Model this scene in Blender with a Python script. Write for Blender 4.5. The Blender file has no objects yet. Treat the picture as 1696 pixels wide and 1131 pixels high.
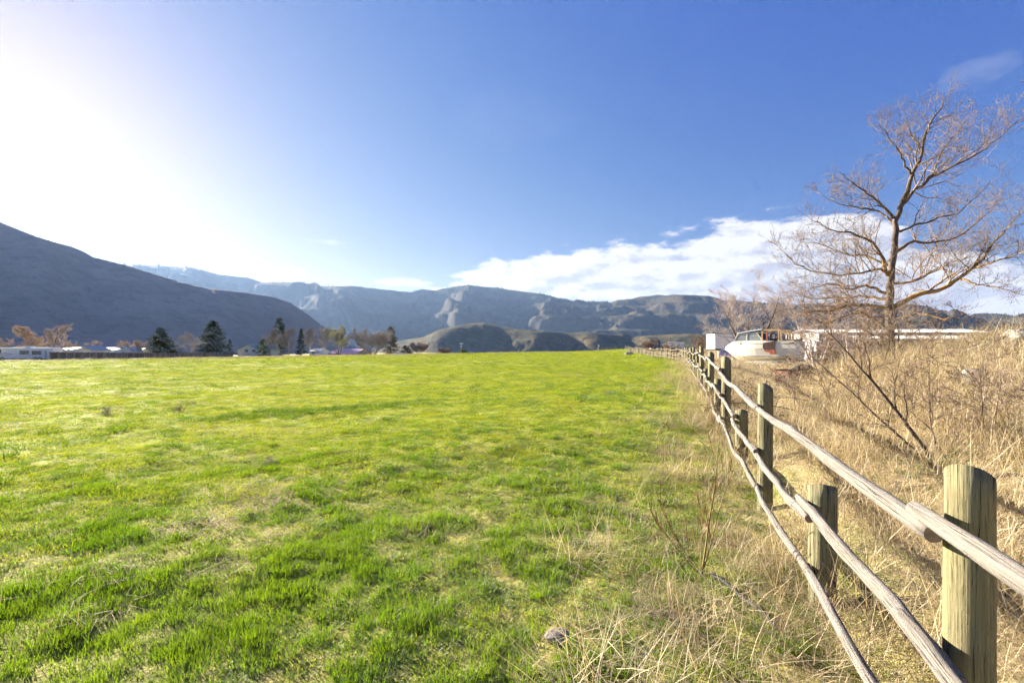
import bpy, math, random
import numpy as np
from mathutils import Vector

random.seed(11)
RNG = np.random.default_rng(11)
sc = bpy.context.scene
COL = sc.collection
R = math.radians

# ------------------------------------------------------------------ camera
CAMZ = 1.5
cam_d = bpy.data.cameras.new('camera')
cam = bpy.data.objects.new('camera', cam_d)
COL.objects.link(cam)
cam.location = (0, 0, CAMZ)
cam.rotation_euler = (R(90), 0, 0)
cam_d.sensor_width = 36
cam_d.lens = 36 * 800 / 1696
cam_d.shift_y = 11.5 / 1696
cam_d.clip_start = 0.05
cam_d.clip_end = 40000
sc.camera = cam

# ------------------------------------------------------------------ light, sky, exposure
SUN_AZ, SUN_EL = R(-49), R(17.5)          # azimuth measured from +Y towards +X
sun_dir = Vector((math.sin(SUN_AZ) * math.cos(SUN_EL), math.cos(SUN_AZ) * math.cos(SUN_EL), math.sin(SUN_EL)))
sun_d = bpy.data.lights.new('sun', 'SUN')
sun_d.energy = 5.0
sun_d.angle = R(0.53)
sun_d.color = (1.0, 0.88, 0.70)
sun = bpy.data.objects.new('sun', sun_d)
COL.objects.link(sun)
sun.rotation_euler = (-sun_dir).to_track_quat('-Z', 'Y').to_euler()

sc.view_settings.view_transform = 'Standard'
sc.view_settings.look = 'None'
sc.view_settings.gamma = 1
sc.view_settings.use_curve_mapping = False
sc.view_settings.exposure = 2.5
SKY_STRENGTH = 0.13

world = bpy.data.worlds.new('World')
sc.world = world
world.use_nodes = True
world.cycles.sampling_method = 'MANUAL'
world.cycles.sample_map_resolution = 512


class NT:
    """small helper for building node trees"""
    def __init__(s, tree):
        s.t = tree
        s.n = tree.nodes
        s.l = tree.links

    def add(s, kind, **kw):
        n = s.n.new(kind)
        for k, v in kw.items():
            setattr(n, k, v)
        return n

    def set(s, sock, v):
        if isinstance(v, bpy.types.NodeSocket):
            s.l.new(v, sock)
        else:
            sock.default_value = v

    def math(s, op, a, b=None, c=None, clamp=False):
        n = s.add('ShaderNodeMath', operation=op, use_clamp=clamp)
        for i, v in enumerate((a, b, c)):
            if v is not None:
                s.set(n.inputs[i], v)
        return n.outputs[0]

    def vmath(s, op, a, b=None):
        n = s.add('ShaderNodeVectorMath', operation=op)
        s.set(n.inputs[0], a)
        if b is not None:
            s.set(n.inputs[1], b)
        return n.outputs['Value'] if op in ('DOT_PRODUCT', 'LENGTH') else n.outputs[0]

    def smooth(s, x, a, b, lo=0.0, hi=1.0):
        n = s.add('ShaderNodeMapRange', interpolation_type='SMOOTHSTEP')
        s.set(n.inputs[0], x)
        s.set(n.inputs[1], a); s.set(n.inputs[2], b)
        s.set(n.inputs[3], lo); s.set(n.inputs[4], hi)
        return n.outputs[0]

    def noise(s, vec, scale, detail=4, rough=0.55, dist=0.0, out=0):
        n = s.add('ShaderNodeTexNoise')
        s.set(n.inputs['Vector'], vec)
        n.inputs['Scale'].default_value = scale
        n.inputs['Detail'].default_value = detail
        n.inputs['Roughness'].default_value = rough
        n.inputs['Distortion'].default_value = dist
        return n.outputs[out]

    def mix(s, f, a, b, mode='MIX'):
        n = s.add('ShaderNodeMix', data_type='RGBA', blend_type=mode)
        s.set(n.inputs[0], f)
        s.set(n.inputs[6], a if isinstance(a, bpy.types.NodeSocket) else (*a, 1))
        s.set(n.inputs[7], b if isinstance(b, bpy.types.NodeSocket) else (*b, 1))
        return n.outputs[2]

    def ramp(s, fac, stops):
        n = s.add('ShaderNodeValToRGB')
        e = n.color_ramp.elements
        while len(e) < len(stops):
            e.new(0.5)
        for i, (p, c) in enumerate(stops):
            e[i].position = p
            e[i].color = (*c, 1)
        s.set(n.inputs[0], fac)
        return n.outputs[0]

    def xyz(s, x, y, z):
        n = s.add('ShaderNodeCombineXYZ')
        s.set(n.inputs[0], x); s.set(n.inputs[1], y); s.set(n.inputs[2], z)
        return n.outputs[0]


def build_world():
    w = NT(world.node_tree)
    w.n.clear()
    out = w.add('ShaderNodeOutputWorld')
    bg = w.add('ShaderNodeBackground')
    bg.inputs['Strength'].default_value = SKY_STRENGTH
    sky = w.add('ShaderNodeTexSky', sky_type='NISHITA')
    sky.sun_disc = False
    sky.sun_elevation = SUN_EL
    sky.sun_rotation = SUN_AZ
    sky.altitude = 250
    sky.air_density = 1.0
    sky.dust_density = 0.6
    sky.ozone_density = 2.5
    # clouds: a low bank over the far hills and a few wisps, laid out by direction in the sky
    tc = w.add('ShaderNodeTexCoord').outputs['Generated']
    sep = w.add('ShaderNodeSeparateXYZ')
    w.l.new(tc, sep.inputs[0])
    X, Y, Z = sep.outputs
    az = w.math('MULTIPLY', w.math('ARCTAN2', X, Y), 180 / math.pi)
    hor = w.math('SQRT', w.math('ADD', w.math('MULTIPLY', X, X), w.math('MULTIPLY', Y, Y)))
    el = w.math('MULTIPLY', w.math('ARCTAN2', Z, hor), 180 / math.pi)

    def clouds(daz, de):
        a = w.math('ADD', az, daz)
        e = w.math('ADD', el, de)
        v = w.xyz(w.math('MULTIPLY', a, 0.11), w.math('MULTIPLY', e, 0.30), 3.7)
        n = w.noise(v, 1.6, 8, 0.62)
        # top of the bank, rising to the right, then falling away behind
        top = w.add('ShaderNodeFloatCurve')
        w.set(top.inputs['Value'], w.math('MULTIPLY_ADD', a, 1 / 360, 0.5))
        cu = top.mapping.curves[0]
        pts = [(-180, 5.0), (-90, 3.0), (-48, 3.0), (-20, 5.0), (-10, 7.6), (-4, 10.0), (2, 11.2), (10, 12.2),
               (17, 12.2), (24, 13.6), (31, 14.2), (40, 10.0), (48, 7.5), (70, 7.0), (120, 6.0), (180, 5.0)]
        for i, (p, q) in enumerate(pts):
            u, vv = p / 360 + 0.5, q / 30
            if i < 2:
                cu.points[i].location = (u, vv)
            else:
                cu.points.new(u, vv)
        top.mapping.update()
        t = w.math('MULTIPLY', top.outputs[0], 30)
        over = w.math('SUBTRACT', t, e)
        body = w.math('MULTIPLY', over, 0.22)
        body = w.math('MINIMUM', w.math('MAXIMUM', body, -1.5), 1.0)
        bank = w.math('ADD', body, w.math('MULTIPLY', w.math('SUBTRACT', n, 0.5), 1.9))
        return bank

    bank = clouds(0, 0)
    dens = w.smooth(bank, 0.0, 0.30)
    lit = clouds(-1.0, 0.75)
    shade = w.smooth(w.math('SUBTRACT', lit, bank), -0.24, 0.16)

    # the separate little wisps
    n = w.noise(w.xyz(w.math('MULTIPLY', az, 0.35), w.math('MULTIPLY', el, 0.9), 1.0), 1.7, 5, 0.6)
    def wisp(a0, e0, ra, re, seed, amt):
        da = w.math('DIVIDE', w.math('SUBTRACT', az, a0), ra)
        dd = w.math('DIVIDE', w.math('SUBTRACT', el, e0), re)
        q = w.math('ADD', w.math('MULTIPLY', da, da), w.math('MULTIPLY', dd, dd))
        m = w.math('SUBTRACT', w.math('MULTIPLY', n, 2.0), q)
        return w.math('MULTIPLY', w.smooth(m, 0.3, 0.85), amt)

    ws = [(-32.2, 10.1, 2.3, 0.5, 1.0, 1.0), (-24.7, 8.3, 2.4, 0.5, 5.0, 1.0), (-21.0, 11.6, 3.2, 0.45, 9.0, 0.35),
          (-12.5, 7.6, 4.0, 0.8, 2.0, 0.6), (43.6, 22.3, 3.6, 1.6, 4.0, 0.11), (0, 25.5, 10, 4.0, 7.0, 0.03)]
    tot = None
    for a in ws:
        o = wisp(*a)
        tot = o if tot is None else w.math('MAXIMUM', tot, o)
    dens = w.math('MULTIPLY', dens, 0.93)
    cl_dens = w.math('MAXIMUM', dens, tot)
    above = w.smooth(el, -0.5, 1.0)
    cl_dens = w.math('MULTIPLY', cl_dens, above)
    # the picture's response to the sky: blue holds up in the deep sky and is compressed towards the sun
    k = SKY_STRENGTH * 2 ** sc.view_settings.exposure
    ss = w.add('ShaderNodeSeparateColor'); w.l.new(sky.outputs[0], ss.inputs[0])
    cc = w.add('ShaderNodeCombineColor')
    for ch, (g, p) in enumerate(((0.74, 1.32), (0.63, 1.02), (0.82, 0.42))):
        x = w.math('MINIMUM', w.math('MULTIPLY', ss.outputs[ch], 0.2), 4.0)
        y = w.math('MULTIPLY', w.math('POWER', x, p), g)
        a, q = ((0.975, 1.03), (0.955, 1.07), (0.90, 1.55))[ch]
        y = w.math('MULTIPLY', w.math('SUBTRACT', 1.0, w.math('EXPONENT', w.math('MULTIPLY', y, -q))), a / k)
        w.l.new(y, cc.inputs[ch])
    bright = w.mix(shade, tuple(q / k for q in (1.05, 1.04, 1.06)), tuple(q / k for q in (0.68, 0.69, 0.79)))
    col = w.mix(cl_dens, cc.outputs[0], bright)
    w.l.new(col, bg.inputs['Color'])
    w.l.new(bg.outputs[0], out.inputs['Surface'])


build_world()

cy = sc.cycles
sc.render.engine = 'CYCLES'
cy.max_bounces = 5
cy.diffuse_bounces = 2
cy.glossy_bounces = 2
cy.transmission_bounces = 4
cy.transparent_max_bounces = 8
cy.volume_bounces = 0
cy.sample_clamp_indirect = 6
cy.use_adaptive_sampling = True
cy.adaptive_threshold = 0.026
cy.adaptive_min_samples = 12
cy.use_denoising = True
try:
    cy.denoiser = 'OPENIMAGEDENOISE'
    cy.denoising_input_passes = 'RGB_ALBEDO_NORMAL'
    cy.denoising_prefilter = 'FAST'
except Exception:
    pass


# ------------------------------------------------------------------ numeric helpers
def sstep(a, b, x):
    t = np.clip((np.asarray(x, float) - a) / (b - a), 0, 1)
    return t * t * (3 - 2 * t)


def bstep(x, a, b):
    t = np.clip((x - a) / (b - a), 0, 1)
    return t * t * (3 - 2 * t)


def _hash(ix, iy, seed):
    n = (ix.astype(np.int64) * 374761393 + iy.astype(np.int64) * 668265263 + seed * 1442695041) & 0xffffffff
    n = ((n ^ (n >> 13)) * 1274126177) & 0xffffffff
    n = n ^ (n >> 16)
    return (n & 0xffffff) / float(0xffffff)


def vnoise(x, y, seed=0):
    x = np.asarray(x, float); y = np.asarray(y, float)
    ix = np.floor(x); iy = np.floor(y)
    fx = x - ix; fy = y - iy
    fx = fx * fx * fx * (fx * (fx * 6 - 15) + 10); fy = fy * fy * fy * (fy * (fy * 6 - 15) + 10)
    a = _hash(ix, iy, seed); b = _hash(ix + 1, iy, seed)
    c = _hash(ix, iy + 1, seed); d = _hash(ix + 1, iy + 1, seed)
    return (a * (1 - fx) + b * fx) * (1 - fy) + (c * (1 - fx) + d * fx) * fy


def fbm(x, y, seed=0, octv=4, gain=0.5):
    s = 0.0; a = 1.0; t = 0.0
    for o in range(octv):
        s = s + a * vnoise(x * 2 ** o + 17.3 * o, y * 2 ** o - 9.1 * o, seed + o)
        t += a; a *= gain
    return s / t


def ridged(x, y, seed=0, octv=4, gain=0.5):
    s = 0.0; a = 1.0; t = 0.0
    for o in range(octv):
        n = vnoise(x * 2 ** o + 31.7 * o, y * 2 ** o + 3.3 * o, seed + o)
        s = s + a * (1 - np.abs(2 * n - 1)); t += a; a *= gain
    return s / t


def sridged(x, y, seed=0, octv=4, gain=0.5):
    """ridged noise with rounded crests"""
    s = 0.0; a = 1.0; t = 0.0
    for o in range(octv):
        n = vnoise(x * 2 ** o + 31.7 * o, y * 2 ** o + 3.3 * o, seed + o)
        s = s + a * (1 - np.sqrt((2 * n - 1) ** 2 + 0.035)); t += a; a *= gain
    return s / t


def fence_x(y):
    y = np.asarray(y, float)
    return np.where(y <= 40, 0.335 * y + 0.85, 14.25 + 0.19 * (y - 40))


def fence_d(x, y):
    return (np.asarray(x, float) - fence_x(y)) * 0.948


def ground(x, y, micro=True):
    x = np.asarray(x, float); y = np.asarray(y, float)
    d = fence_d(x, y)
    xs = np.clip(x, -400, 120)
    z = np.where(xs > -30, 0.017 * xs, -0.51 + 0.016 * (xs + 30)) * np.clip(y / 150, 0, 1)
    z = z + 0.28 * np.exp(-(d / 6) ** 2) * sstep(4, 12, y)
    z = z - 0.5 * sstep(2, 6, d) * sstep(22, 34, y) * (1 - sstep(55, 90, y))
    dd = np.clip(d, 0, 8.5)
    z = z + (1.1 * (1 - np.exp(-dd / 3.0)) + 0.10 * dd) * (1 - bstep(y, 5 + 0.8 * np.minimum(dd, 5), 10 + 1.8 * np.minimum(dd, 5))) * sstep(-6, -1, y + 3)
    z = z + 0.35 * np.exp(-(((x - 35) / 14) ** 2 + ((y - 146) / 16) ** 2))
    # low swells across the field
    z = z + 0.22 * (fbm(x * 0.045, y * 0.045, 3, 2) - 0.5) * sstep(6, 30, np.hypot(x, y))
    edge = 160 + 170 * sstep(-12, -70, x)
    z = z - 62 * sstep(0, 420, y - edge) - 62 * sstep(0, 500, np.abs(x) - 330) * (1 - sstep(0, 420, y - edge))
    if micro:
        r = np.hypot(x, y)
        m = 0.075 * (fbm(x * 0.8, y * 0.8, 21, 3) - 0.5) + 0.05 * (fbm(x * 3.2, y * 3.2, 25, 3) - 0.5)
        z = z + m * (1 - sstep(60, 140, r))
    return z


def gz(x, y):
    return float(ground(np.array([x]), np.array([y]))[0])


def P(px, py, Y):
    """point on the sight line of a photo pixel at depth Y (metres)"""
    return Vector(((px - 848) / 800 * Y, Y, CAMZ + (577 - py) / 800 * Y))


# ------------------------------------------------------------------ mesh helpers
def np_mesh(name, verts, faces, smooth=False):
    """verts (n,3); faces list of arrays, each (m,k)"""
    me = bpy.data.meshes.new(name)
    verts = np.asarray(verts, np.float32)
    if not isinstance(faces, (list, tuple)):
        faces = [faces]
    faces = [np.asarray(f, np.int32) for f in faces if len(f)]
    nl = sum(f.size for f in faces); nf = sum(len(f) for f in faces)
    me.vertices.add(len(verts)); me.vertices.foreach_set('co', verts.ravel())
    me.loops.add(nl); me.polygons.add(nf)
    me.loops.foreach_set('vertex_index', np.concatenate([f.ravel() for f in faces]))
    tot = np.concatenate([np.full(len(f), f.shape[1], np.int32) for f in faces])
    st = np.concatenate([[0], np.cumsum(tot)[:-1]]).astype(np.int32)
    me.polygons.foreach_set('loop_start', st)
    me.polygons.foreach_set('loop_total', tot)
    if smooth:
        me.polygons.foreach_set('use_smooth', np.ones(nf, bool))
    me.update(calc_edges=True)
    return me


def link(name, me, mat=None, parent=None, loc=None):
    o = bpy.data.objects.new(name, me)
    if mat is not None:
        me.materials.append(mat)
    COL.objects.link(o)
    if parent is not None:
        o.parent = parent
    if loc is not None:
        o.location = loc
    return o


def tag(o, label=None, cat=None, group=None, kind=None):
    if label: o['label'] = label
    if cat: o['category'] = cat
    if group: o['group'] = group
    if kind: o['kind'] = kind
    return o


def thing(name, label, cat, loc=(0, 0, 0), rz=0.0, group=None):
    o = bpy.data.objects.new(name, None)
    o.empty_display_size = 0.2
    COL.objects.link(o)
    o.location = loc
    o.rotation_euler = (0, 0, rz)
    return tag(o, label, cat, group)


class MB:
    def __init__(s):
        s.v = []; s.f = []; s.uv = {}

    def quad(s, *pts):
        i = len(s.v)
        s.v += [tuple(p) for p in pts]
        s.f.append(tuple(range(i, i + len(pts))))
        return s

    def box(s, x0, x1, y0, y1, z0, z1):
        i = len(s.v)
        s.v += [(x0, y0, z0), (x1, y0, z0), (x1, y1, z0), (x0, y1, z0), (x0, y0, z1), (x1, y0, z1), (x1, y1, z1), (x0, y1, z1)]
        s.f += [tuple(i + k for k in q) for q in ((0, 3, 2, 1), (4, 5, 6, 7), (0, 1, 5, 4), (1, 2, 6, 5), (2, 3, 7, 6), (3, 0, 4, 7))]
        return s

    def hull(s, bottom, top):
        """prism between two loops of the same length"""
        n = len(bottom); i = len(s.v)
        s.v += [tuple(p) for p in bottom] + [tuple(p) for p in top]
        for k in range(n):
            s.f.append((i + k, i + (k + 1) % n, i + n + (k + 1) % n, i + n + k))
        s.f.append(tuple(range(i + n - 1, i - 1, -1)))
        s.f.append(tuple(range(i + n, i + 2 * n)))
        return s

    def beam(s, a, b, w, h=None):
        a = Vector(a); b = Vector(b); h = h or w
        d = (b - a).normalized()
        up = Vector((0, 0, 1)) if abs(d.z) < 0.95 else Vector((0, 1, 0))
        u = d.cross(up).normalized() * w / 2
        v = u.cross(d).normalized() * h / 2
        return s.hull([a - u - v, a + u - v, a + u + v, a - u + v], [b - u - v, b + u - v, b + u + v, b - u + v])

    def tube(s, pts, radii, sides=8, cap=True):
        pts = [Vector(p) for p in pts]
        n = len(pts); base = len(s.v)
        t0 = (pts[1] - pts[0]).normalized()
        ref = Vector((0, 0, 1)) if abs(t0.z) < 0.9 else Vector((1, 0, 0))
        u = t0.cross(ref).normalized()
        for k in range(n):
            t = (pts[min(k + 1, n - 1)] - pts[max(k - 1, 0)]).normalized()
            u = (u - t * u.dot(t)).normalized()
            v = t.cross(u)
            for j in range(sides):
                a = 2 * math.pi * j / sides
                s.v.append(tuple(pts[k] + (u * math.cos(a) + v * math.sin(a)) * radii[k]))
        for k in range(n - 1):
            for j in range(sides):
                a = base + k * sides + j; b = base + k * sides + (j + 1) % sides
                s.f.append((a, b, b + sides, a + sides))
        if cap:
            s.f.append(tuple(base + j for j in range(sides - 1, -1, -1)))
            s.f.append(tuple(base + (n - 1) * sides + j for j in range(sides)))
        return s

    def lathe(s, axis_o, axis_d, prof, sides=16):
        """prof: list of (offset along the axis, radius)"""
        o = Vector(axis_o); d = Vector(axis_d).normalized()
        ref = Vector((0, 0, 1)) if abs(d.z) < 0.9 else Vector((1, 0, 0))
        u = d.cross(ref).normalized(); v = d.cross(u)
        base = len(s.v)
        for (t, r) in prof:
            for j in range(sides):
                a = 2 * math.pi * j / sides
                s.v.append(tuple(o + d * t + (u * math.cos(a) + v * math.sin(a)) * r))
        for k in range(len(prof) - 1):
            for j in range(sides):
                a = base + k * sides + j; b = base + k * sides + (j + 1) % sides
                s.f.append((a, b, b + sides, a + sides))
        s.f.append(tuple(base + j for j in range(sides - 1, -1, -1)))
        s.f.append(tuple(base + (len(prof) - 1) * sides + j for j in range(sides)))
        return s

    def build(s, name, mat=None, parent=None, smooth=False, bevel=0.0):
        me = bpy.data.meshes.new(name)
        me.from_pydata([tuple(p) for p in s.v], [], s.f)
        if smooth:
            me.polygons.foreach_set('use_smooth', np.ones(len(me.polygons), bool))
        me.update()
        o = link(name, me, mat, parent)
        if bevel:
            m = o.modifiers.new('bevel', 'BEVEL')
            m.width = bevel; m.segments = 2; m.limit_method = 'ANGLE'
        return o


def seg_mesh(name, segs, sides=3, smooth=False):
    """segs: array (n,8): p0 p1 r0 r1 -> open prisms"""
    S = np.asarray(segs, float)
    p0, p1, r0, r1 = S[:, 0:3], S[:, 3:6], S[:, 6], S[:, 7]
    d = p1 - p0
    d = d / np.maximum(np.linalg.norm(d, axis=1, keepdims=True), 1e-9)
    ref = np.where(np.abs(d[:, 2:3]) < 0.9, np.array([[0, 0, 1.0]]), np.array([[1.0, 0, 0]]))
    u = np.cross(d, ref); u /= np.maximum(np.linalg.norm(u, axis=1, keepdims=True), 1e-9)
    v = np.cross(d, u)
    n = len(S)
    V = np.zeros((n, 2 * sides, 3))
    for j in range(sides):
        a = 2 * math.pi * j / sides
        off = u * math.cos(a) + v * math.sin(a)
        V[:, j] = p0 + off * r0[:, None]
        V[:, sides + j] = p1 + off * r1[:, None]
    base = (np.arange(n) * 2 * sides)[:, None]
    F = []
    for j in range(sides):
        k = (j + 1) % sides
        F.append(np.hstack([base + j, base + k, base + sides + k, base + sides + j]))
    return np_mesh(name, V.reshape(-1, 3), np.vstack(F), smooth)


def leaf_arrays(c, size, rng, flat=0.0):
    """small kite-shaped faces at centres c (n,3)"""
    n = len(c)
    a = rng.normal(size=(n, 3)); a[:, 2] *= (1 - flat)
    a /= np.linalg.norm(a, axis=1, keepdims=True) + 1e-9
    b = rng.normal(size=(n, 3)); b -= a * (a * b).sum(1, keepdims=True)
    b /= np.linalg.norm(b, axis=1, keepdims=True) + 1e-9
    sz = (size * rng.uniform(0.6, 1.4, n))[:, None]
    V = np.stack([c - a * sz, c + b * sz * 0.45, c + a * sz, c - b * sz * 0.45], 1).reshape(-1, 3)
    F = (np.arange(n) * 4)[:, None] + np.array([[0, 1, 2, 3]])
    return V, F


# ------------------------------------------------------------------ materials
MATS = {}


def new_mat(name):
    m = bpy.data.materials.new(name)
    m.use_nodes = True
    t = NT(m.node_tree)
    t.n.clear()
    out = t.add('ShaderNodeOutputMaterial')
    return m, t, out


def pmat(name, c1, c2=None, scale=4.0, rough=0.8, metal=0.0, bump=0.0, stretch=(1, 1, 1), detail=5, spec=0.3, lo=0.35, hi=0.65, coat=0.0):
    """principled surface, two colours mixed by noise in object space"""
    if name in MATS:
        return MATS[name]
    m, t, out = new_mat(name)
    b = t.add('ShaderNodeBsdfPrincipled')
    b.inputs['Roughness'].default_value = rough
    b.inputs['Metallic'].default_value = metal
    b.inputs['Specular IOR Level'].default_value = spec
    b.inputs['Coat Weight'].default_value = coat
    co = t.add('ShaderNodeTexCoord').outputs['Object']
    mp = t.add('ShaderNodeMapping')
    mp.inputs['Scale'].default_value = stretch
    t.l.new(co, mp.inputs[0])
    n = t.noise(mp.outputs[0], scale, detail, 0.6)
    if c2 is None:
        c2 = tuple(v * 0.75 for v in c1)
    col = t.mix(t.smooth(n, lo, hi), c1, c2)
    t.l.new(col, b.inputs['Base Color'])
    if bump:
        bp = t.add('ShaderNodeBump')
        bp.inputs['Strength'].default_value = 1.0
        bp.inputs['Distance'].default_value = bump
        t.l.new(n, bp.inputs['Height'])
        t.l.new(bp.outputs[0], b.inputs['Normal'])
    t.l.new(b.outputs[0], out.inputs['Surface'])
    MATS[name] = m
    return m


def leaf_mat(name, c1, c2, trans=0.45, tcol=None, scale=0.6, rnd=0.5, rough=0.6, c3=None, gloss=0.04):
    """thin blades and leaves: reflecting and letting light through; varied by place and by clump"""
    m, t, out = new_mat(name)
    pos = t.add('ShaderNodeNewGeometry').outputs['Position']
    n = t.noise(pos, scale, 3, 0.6)
    oi = t.add('ShaderNodeObjectInfo').outputs['Random']
    f = t.math('ADD', t.math('MULTIPLY', t.math('SUBTRACT', n, 0.5), 2.4), t.math('MULTIPLY_ADD', oi, rnd, 0.5 - rnd / 2), clamp=True)
    col = t.mix(f, c1, c2)
    if c3 is not None:
        n2 = t.noise(pos, scale * 9, 2, 0.5)
        col = t.mix(t.smooth(n2, 0.55, 0.75), col, c3)
    d = t.add('ShaderNodeBsdfDiffuse')
    t.l.new(col, d.inputs['Color'])
    tr = t.add('ShaderNodeBsdfTranslucent')
    tc = t.mix(1.0, col, tcol or (1, 1, 1), 'MULTIPLY')
    t.l.new(tc, tr.inputs['Color'])
    mx = t.add('ShaderNodeMixShader')
    mx.inputs[0].default_value = trans
    t.l.new(d.outputs[0], mx.inputs[1]); t.l.new(tr.outputs[0], mx.inputs[2])
    g = t.add('ShaderNodeBsdfGlossy')
    g.inputs['Roughness'].default_value = rough
    g.inputs['Color'].default_value = (1, 1, 1, 1)
    mg = t.add('ShaderNodeMixShader')
    mg.inputs[0].default_value = gloss
    t.l.new(mx.outputs[0], mg.inputs[1]); t.l.new(g.outputs[0], mg.inputs[2])
    t.l.new(mg.outputs[0], out.inputs['Surface'])
    MATS[name] = m
    return m


M_green = leaf_mat('grass_green', (0.090, 0.175, 0.004), (0.165, 0.245, 0.006), 0.58, (1.0, 1.0, 0.6), 0.35, 0.6)
M_lime = leaf_mat('grass_lime', (0.26, 0.325, 0.012), (0.35, 0.365, 0.03), 0.5, (1.0, 1.0, 0.6), 0.25, 0.6)
M_straw = leaf_mat('straw', (0.53, 0.445, 0.28), (0.38, 0.305, 0.18), 0.42, (1, 0.95, 0.75), 0.8, 0.9, c3=(0.60, 0.53, 0.38))
M_straw_grey = leaf_mat('straw_grey', (0.40, 0.32, 0.20), (0.30, 0.23, 0.14), 0.25, (1, 0.95, 0.8), 0.8, 0.9)
M_twig = pmat('twig', (0.24, 0.17, 0.11), (0.13, 0.09, 0.065), 9, 0.85)


def ground_material():
    m, t, out = new_mat('field_ground')
    b = t.add('ShaderNodeBsdfPrincipled')
    b.inputs['Roughness'].default_value = 0.95
    b.inputs['Specular IOR Level'].default_value = 0.1
    pos = t.add('ShaderNodeNewGeometry').outputs['Position']
    sp = t.add('ShaderNodeSeparateXYZ'); t.l.new(pos, sp.inputs[0])
    x, y, z = sp.outputs
    flat = t.xyz(x, y, 0.0)
    big = t.noise(flat, 0.06, 4, 0.6)
    mid = t.noise(flat, 0.55, 5, 0.65)
    fine = t.noise(flat, 14, 5, 0.7)
    soil = t.ramp(fine, [(0.25, (0.11, 0.075, 0.045)), (0.55, (0.24, 0.18, 0.11)), (0.75, (0.42, 0.34, 0.22))])
    green = t.mix(t.smooth(mid, 0.35, 0.65), (0.20, 0.255, 0.014), (0.33, 0.345, 0.03))
    straw = t.mix(fine, (0.25, 0.20, 0.11), (0.42, 0.35, 0.21))
    # share of green: more with distance (blades stand for it close by)
    r = t.vmath('LENGTH', flat)
    gfar = t.smooth(r, 3, 12, 0.55, 0.96)
    gm = t.smooth(t.math('ADD', t.math('MULTIPLY', mid, 0.7), t.math('MULTIPLY', fine, 0.3)), 0.74, 0.40)
    g = t.math('MULTIPLY', t.math('ADD', gm, t.smooth(r, 3.5, 14, 0.05, 0.6), clamp=True), gfar)
    col = t.mix(g, soil, green)
    # dry field right of the fence and a dry rim at the far left
    dx = t.math('SUBTRACT', x, t.math('MULTIPLY_ADD', t.math('MINIMUM', y, 40.0), 0.335, 0.85))
    dx = t.math('SUBTRACT', dx, t.math('MULTIPLY', t.math('MAXIMUM', t.math('SUBTRACT', y, 40.0), 0.0), 0.19))
    wob = t.math('MULTIPLY', t.math('SUBTRACT', mid, 0.5), 2.5)
    dry = t.smooth(t.math('ADD', dx, wob), -0.6, 0.9)
    rim = t.math('MULTIPLY', t.smooth(t.math('ADD', r, t.math('MULTIPLY', t.math('SUBTRACT', big, 0.5), 70.0)), 85, 135), t.smooth(x, 10, -40))
    dry = t.math('MAXIMUM', dry, t.math('MULTIPLY', rim, 0.6))
    col = t.mix(dry, col, straw)
    col = t.mix(t.math('MULTIPLY', t.smooth(big, 0.5, 0.7), 0.25), col, (0.36, 0.33, 0.09))
    t.l.new(col, b.inputs['Base Color'])
    bp = t.add('ShaderNodeBump')
    bp.inputs['Distance'].default_value = 0.03
    t.l.new(fine, bp.inputs['Height']); t.l.new(bp.outputs[0], b.inputs['Normal'])
    t.l.new(b.outputs[0], out.inputs['Surface'])
    return m


def hill_material(name, grass, brush, rock, s=1.0, scrub=0.75):
    m, t, out = new_mat(name)
    b = t.add('ShaderNodeBsdfPrincipled')
    b.inputs['Roughness'].default_value = 0.95
    b.inputs['Specular IOR Level'].default_value = 0.05
    g = t.add('ShaderNodeNewGeometry')
    n1 = t.noise(g.outputs['Position'], 0.004 * s, 6, 0.62)
    n2 = t.noise(g.outputs['Position'], 0.022 * s, 7, 0.75)
    n3 = t.noise(g.outputs['Position'], 0.0016 * s, 3, 0.5)
    sp = t.add('ShaderNodeSeparateXYZ'); t.l.new(g.outputs['True Normal'], sp.inputs[0])
    steep = t.smooth(sp.outputs[2], 0.93, 0.72)
    col = t.mix(t.smooth(n1, 0.38, 0.62), grass, brush)
    col = t.mix(t.math('MULTIPLY', t.smooth(n2, 0.48, 0.60), scrub), col, tuple(v * 0.4 for v in brush))
    col = t.mix(t.math('MULTIPLY', steep, t.smooth(n2, 0.3, 0.6)), col, rock)
    col = t.mix(t.math('MULTIPLY', t.smooth(n3, 0.5, 0.7), 0.4), col, tuple(0.7 * v for v in grass))
    t.l.new(col, b.inputs['Base Color'])
    bp = t.add('ShaderNodeBump')
    bp.inputs['Distance'].default_value = 22.0 / s
    t.l.new(n2, bp.inputs['Height']); t.l.new(bp.outputs[0], b.inputs['Normal'])
    t.l.new(b.outputs[0], out.inputs['Surface'])
    return m


# ------------------------------------------------------------------ ground sheet
def build_ground():
    a_front = np.linspace(R(-62), R(62), 500)
    a_back = np.linspace(R(62), R(298), 90)[1:-1]
    ang = np.concatenate([a_front, a_back])
    rad = np.concatenate([[0.02], np.geomspace(0.35, 9000, 360)])
    A, Q = np.meshgrid(ang, rad)
    X = np.sin(A) * Q; Y = np.cos(A) * Q
    Z = ground(X, Y)
    V = np.stack([X, Y, Z], -1).reshape(-1, 3)
    na, nr = len(ang), len(rad)
    i = np.arange(nr - 1)[:, None] * na; j = np.arange(na)[None, :]; k = (j + 1) % na
    F = np.stack([i + j, i + na + j, i + na + k, i + k], -1).reshape(-1, 4)[:, ::-1]
    o = link('ground', np_mesh('ground', V, F, True), ground_material())
    return tag(o, 'field of short green grass with patches of bare soil', None, None, 'structure')


build_ground()


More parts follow.
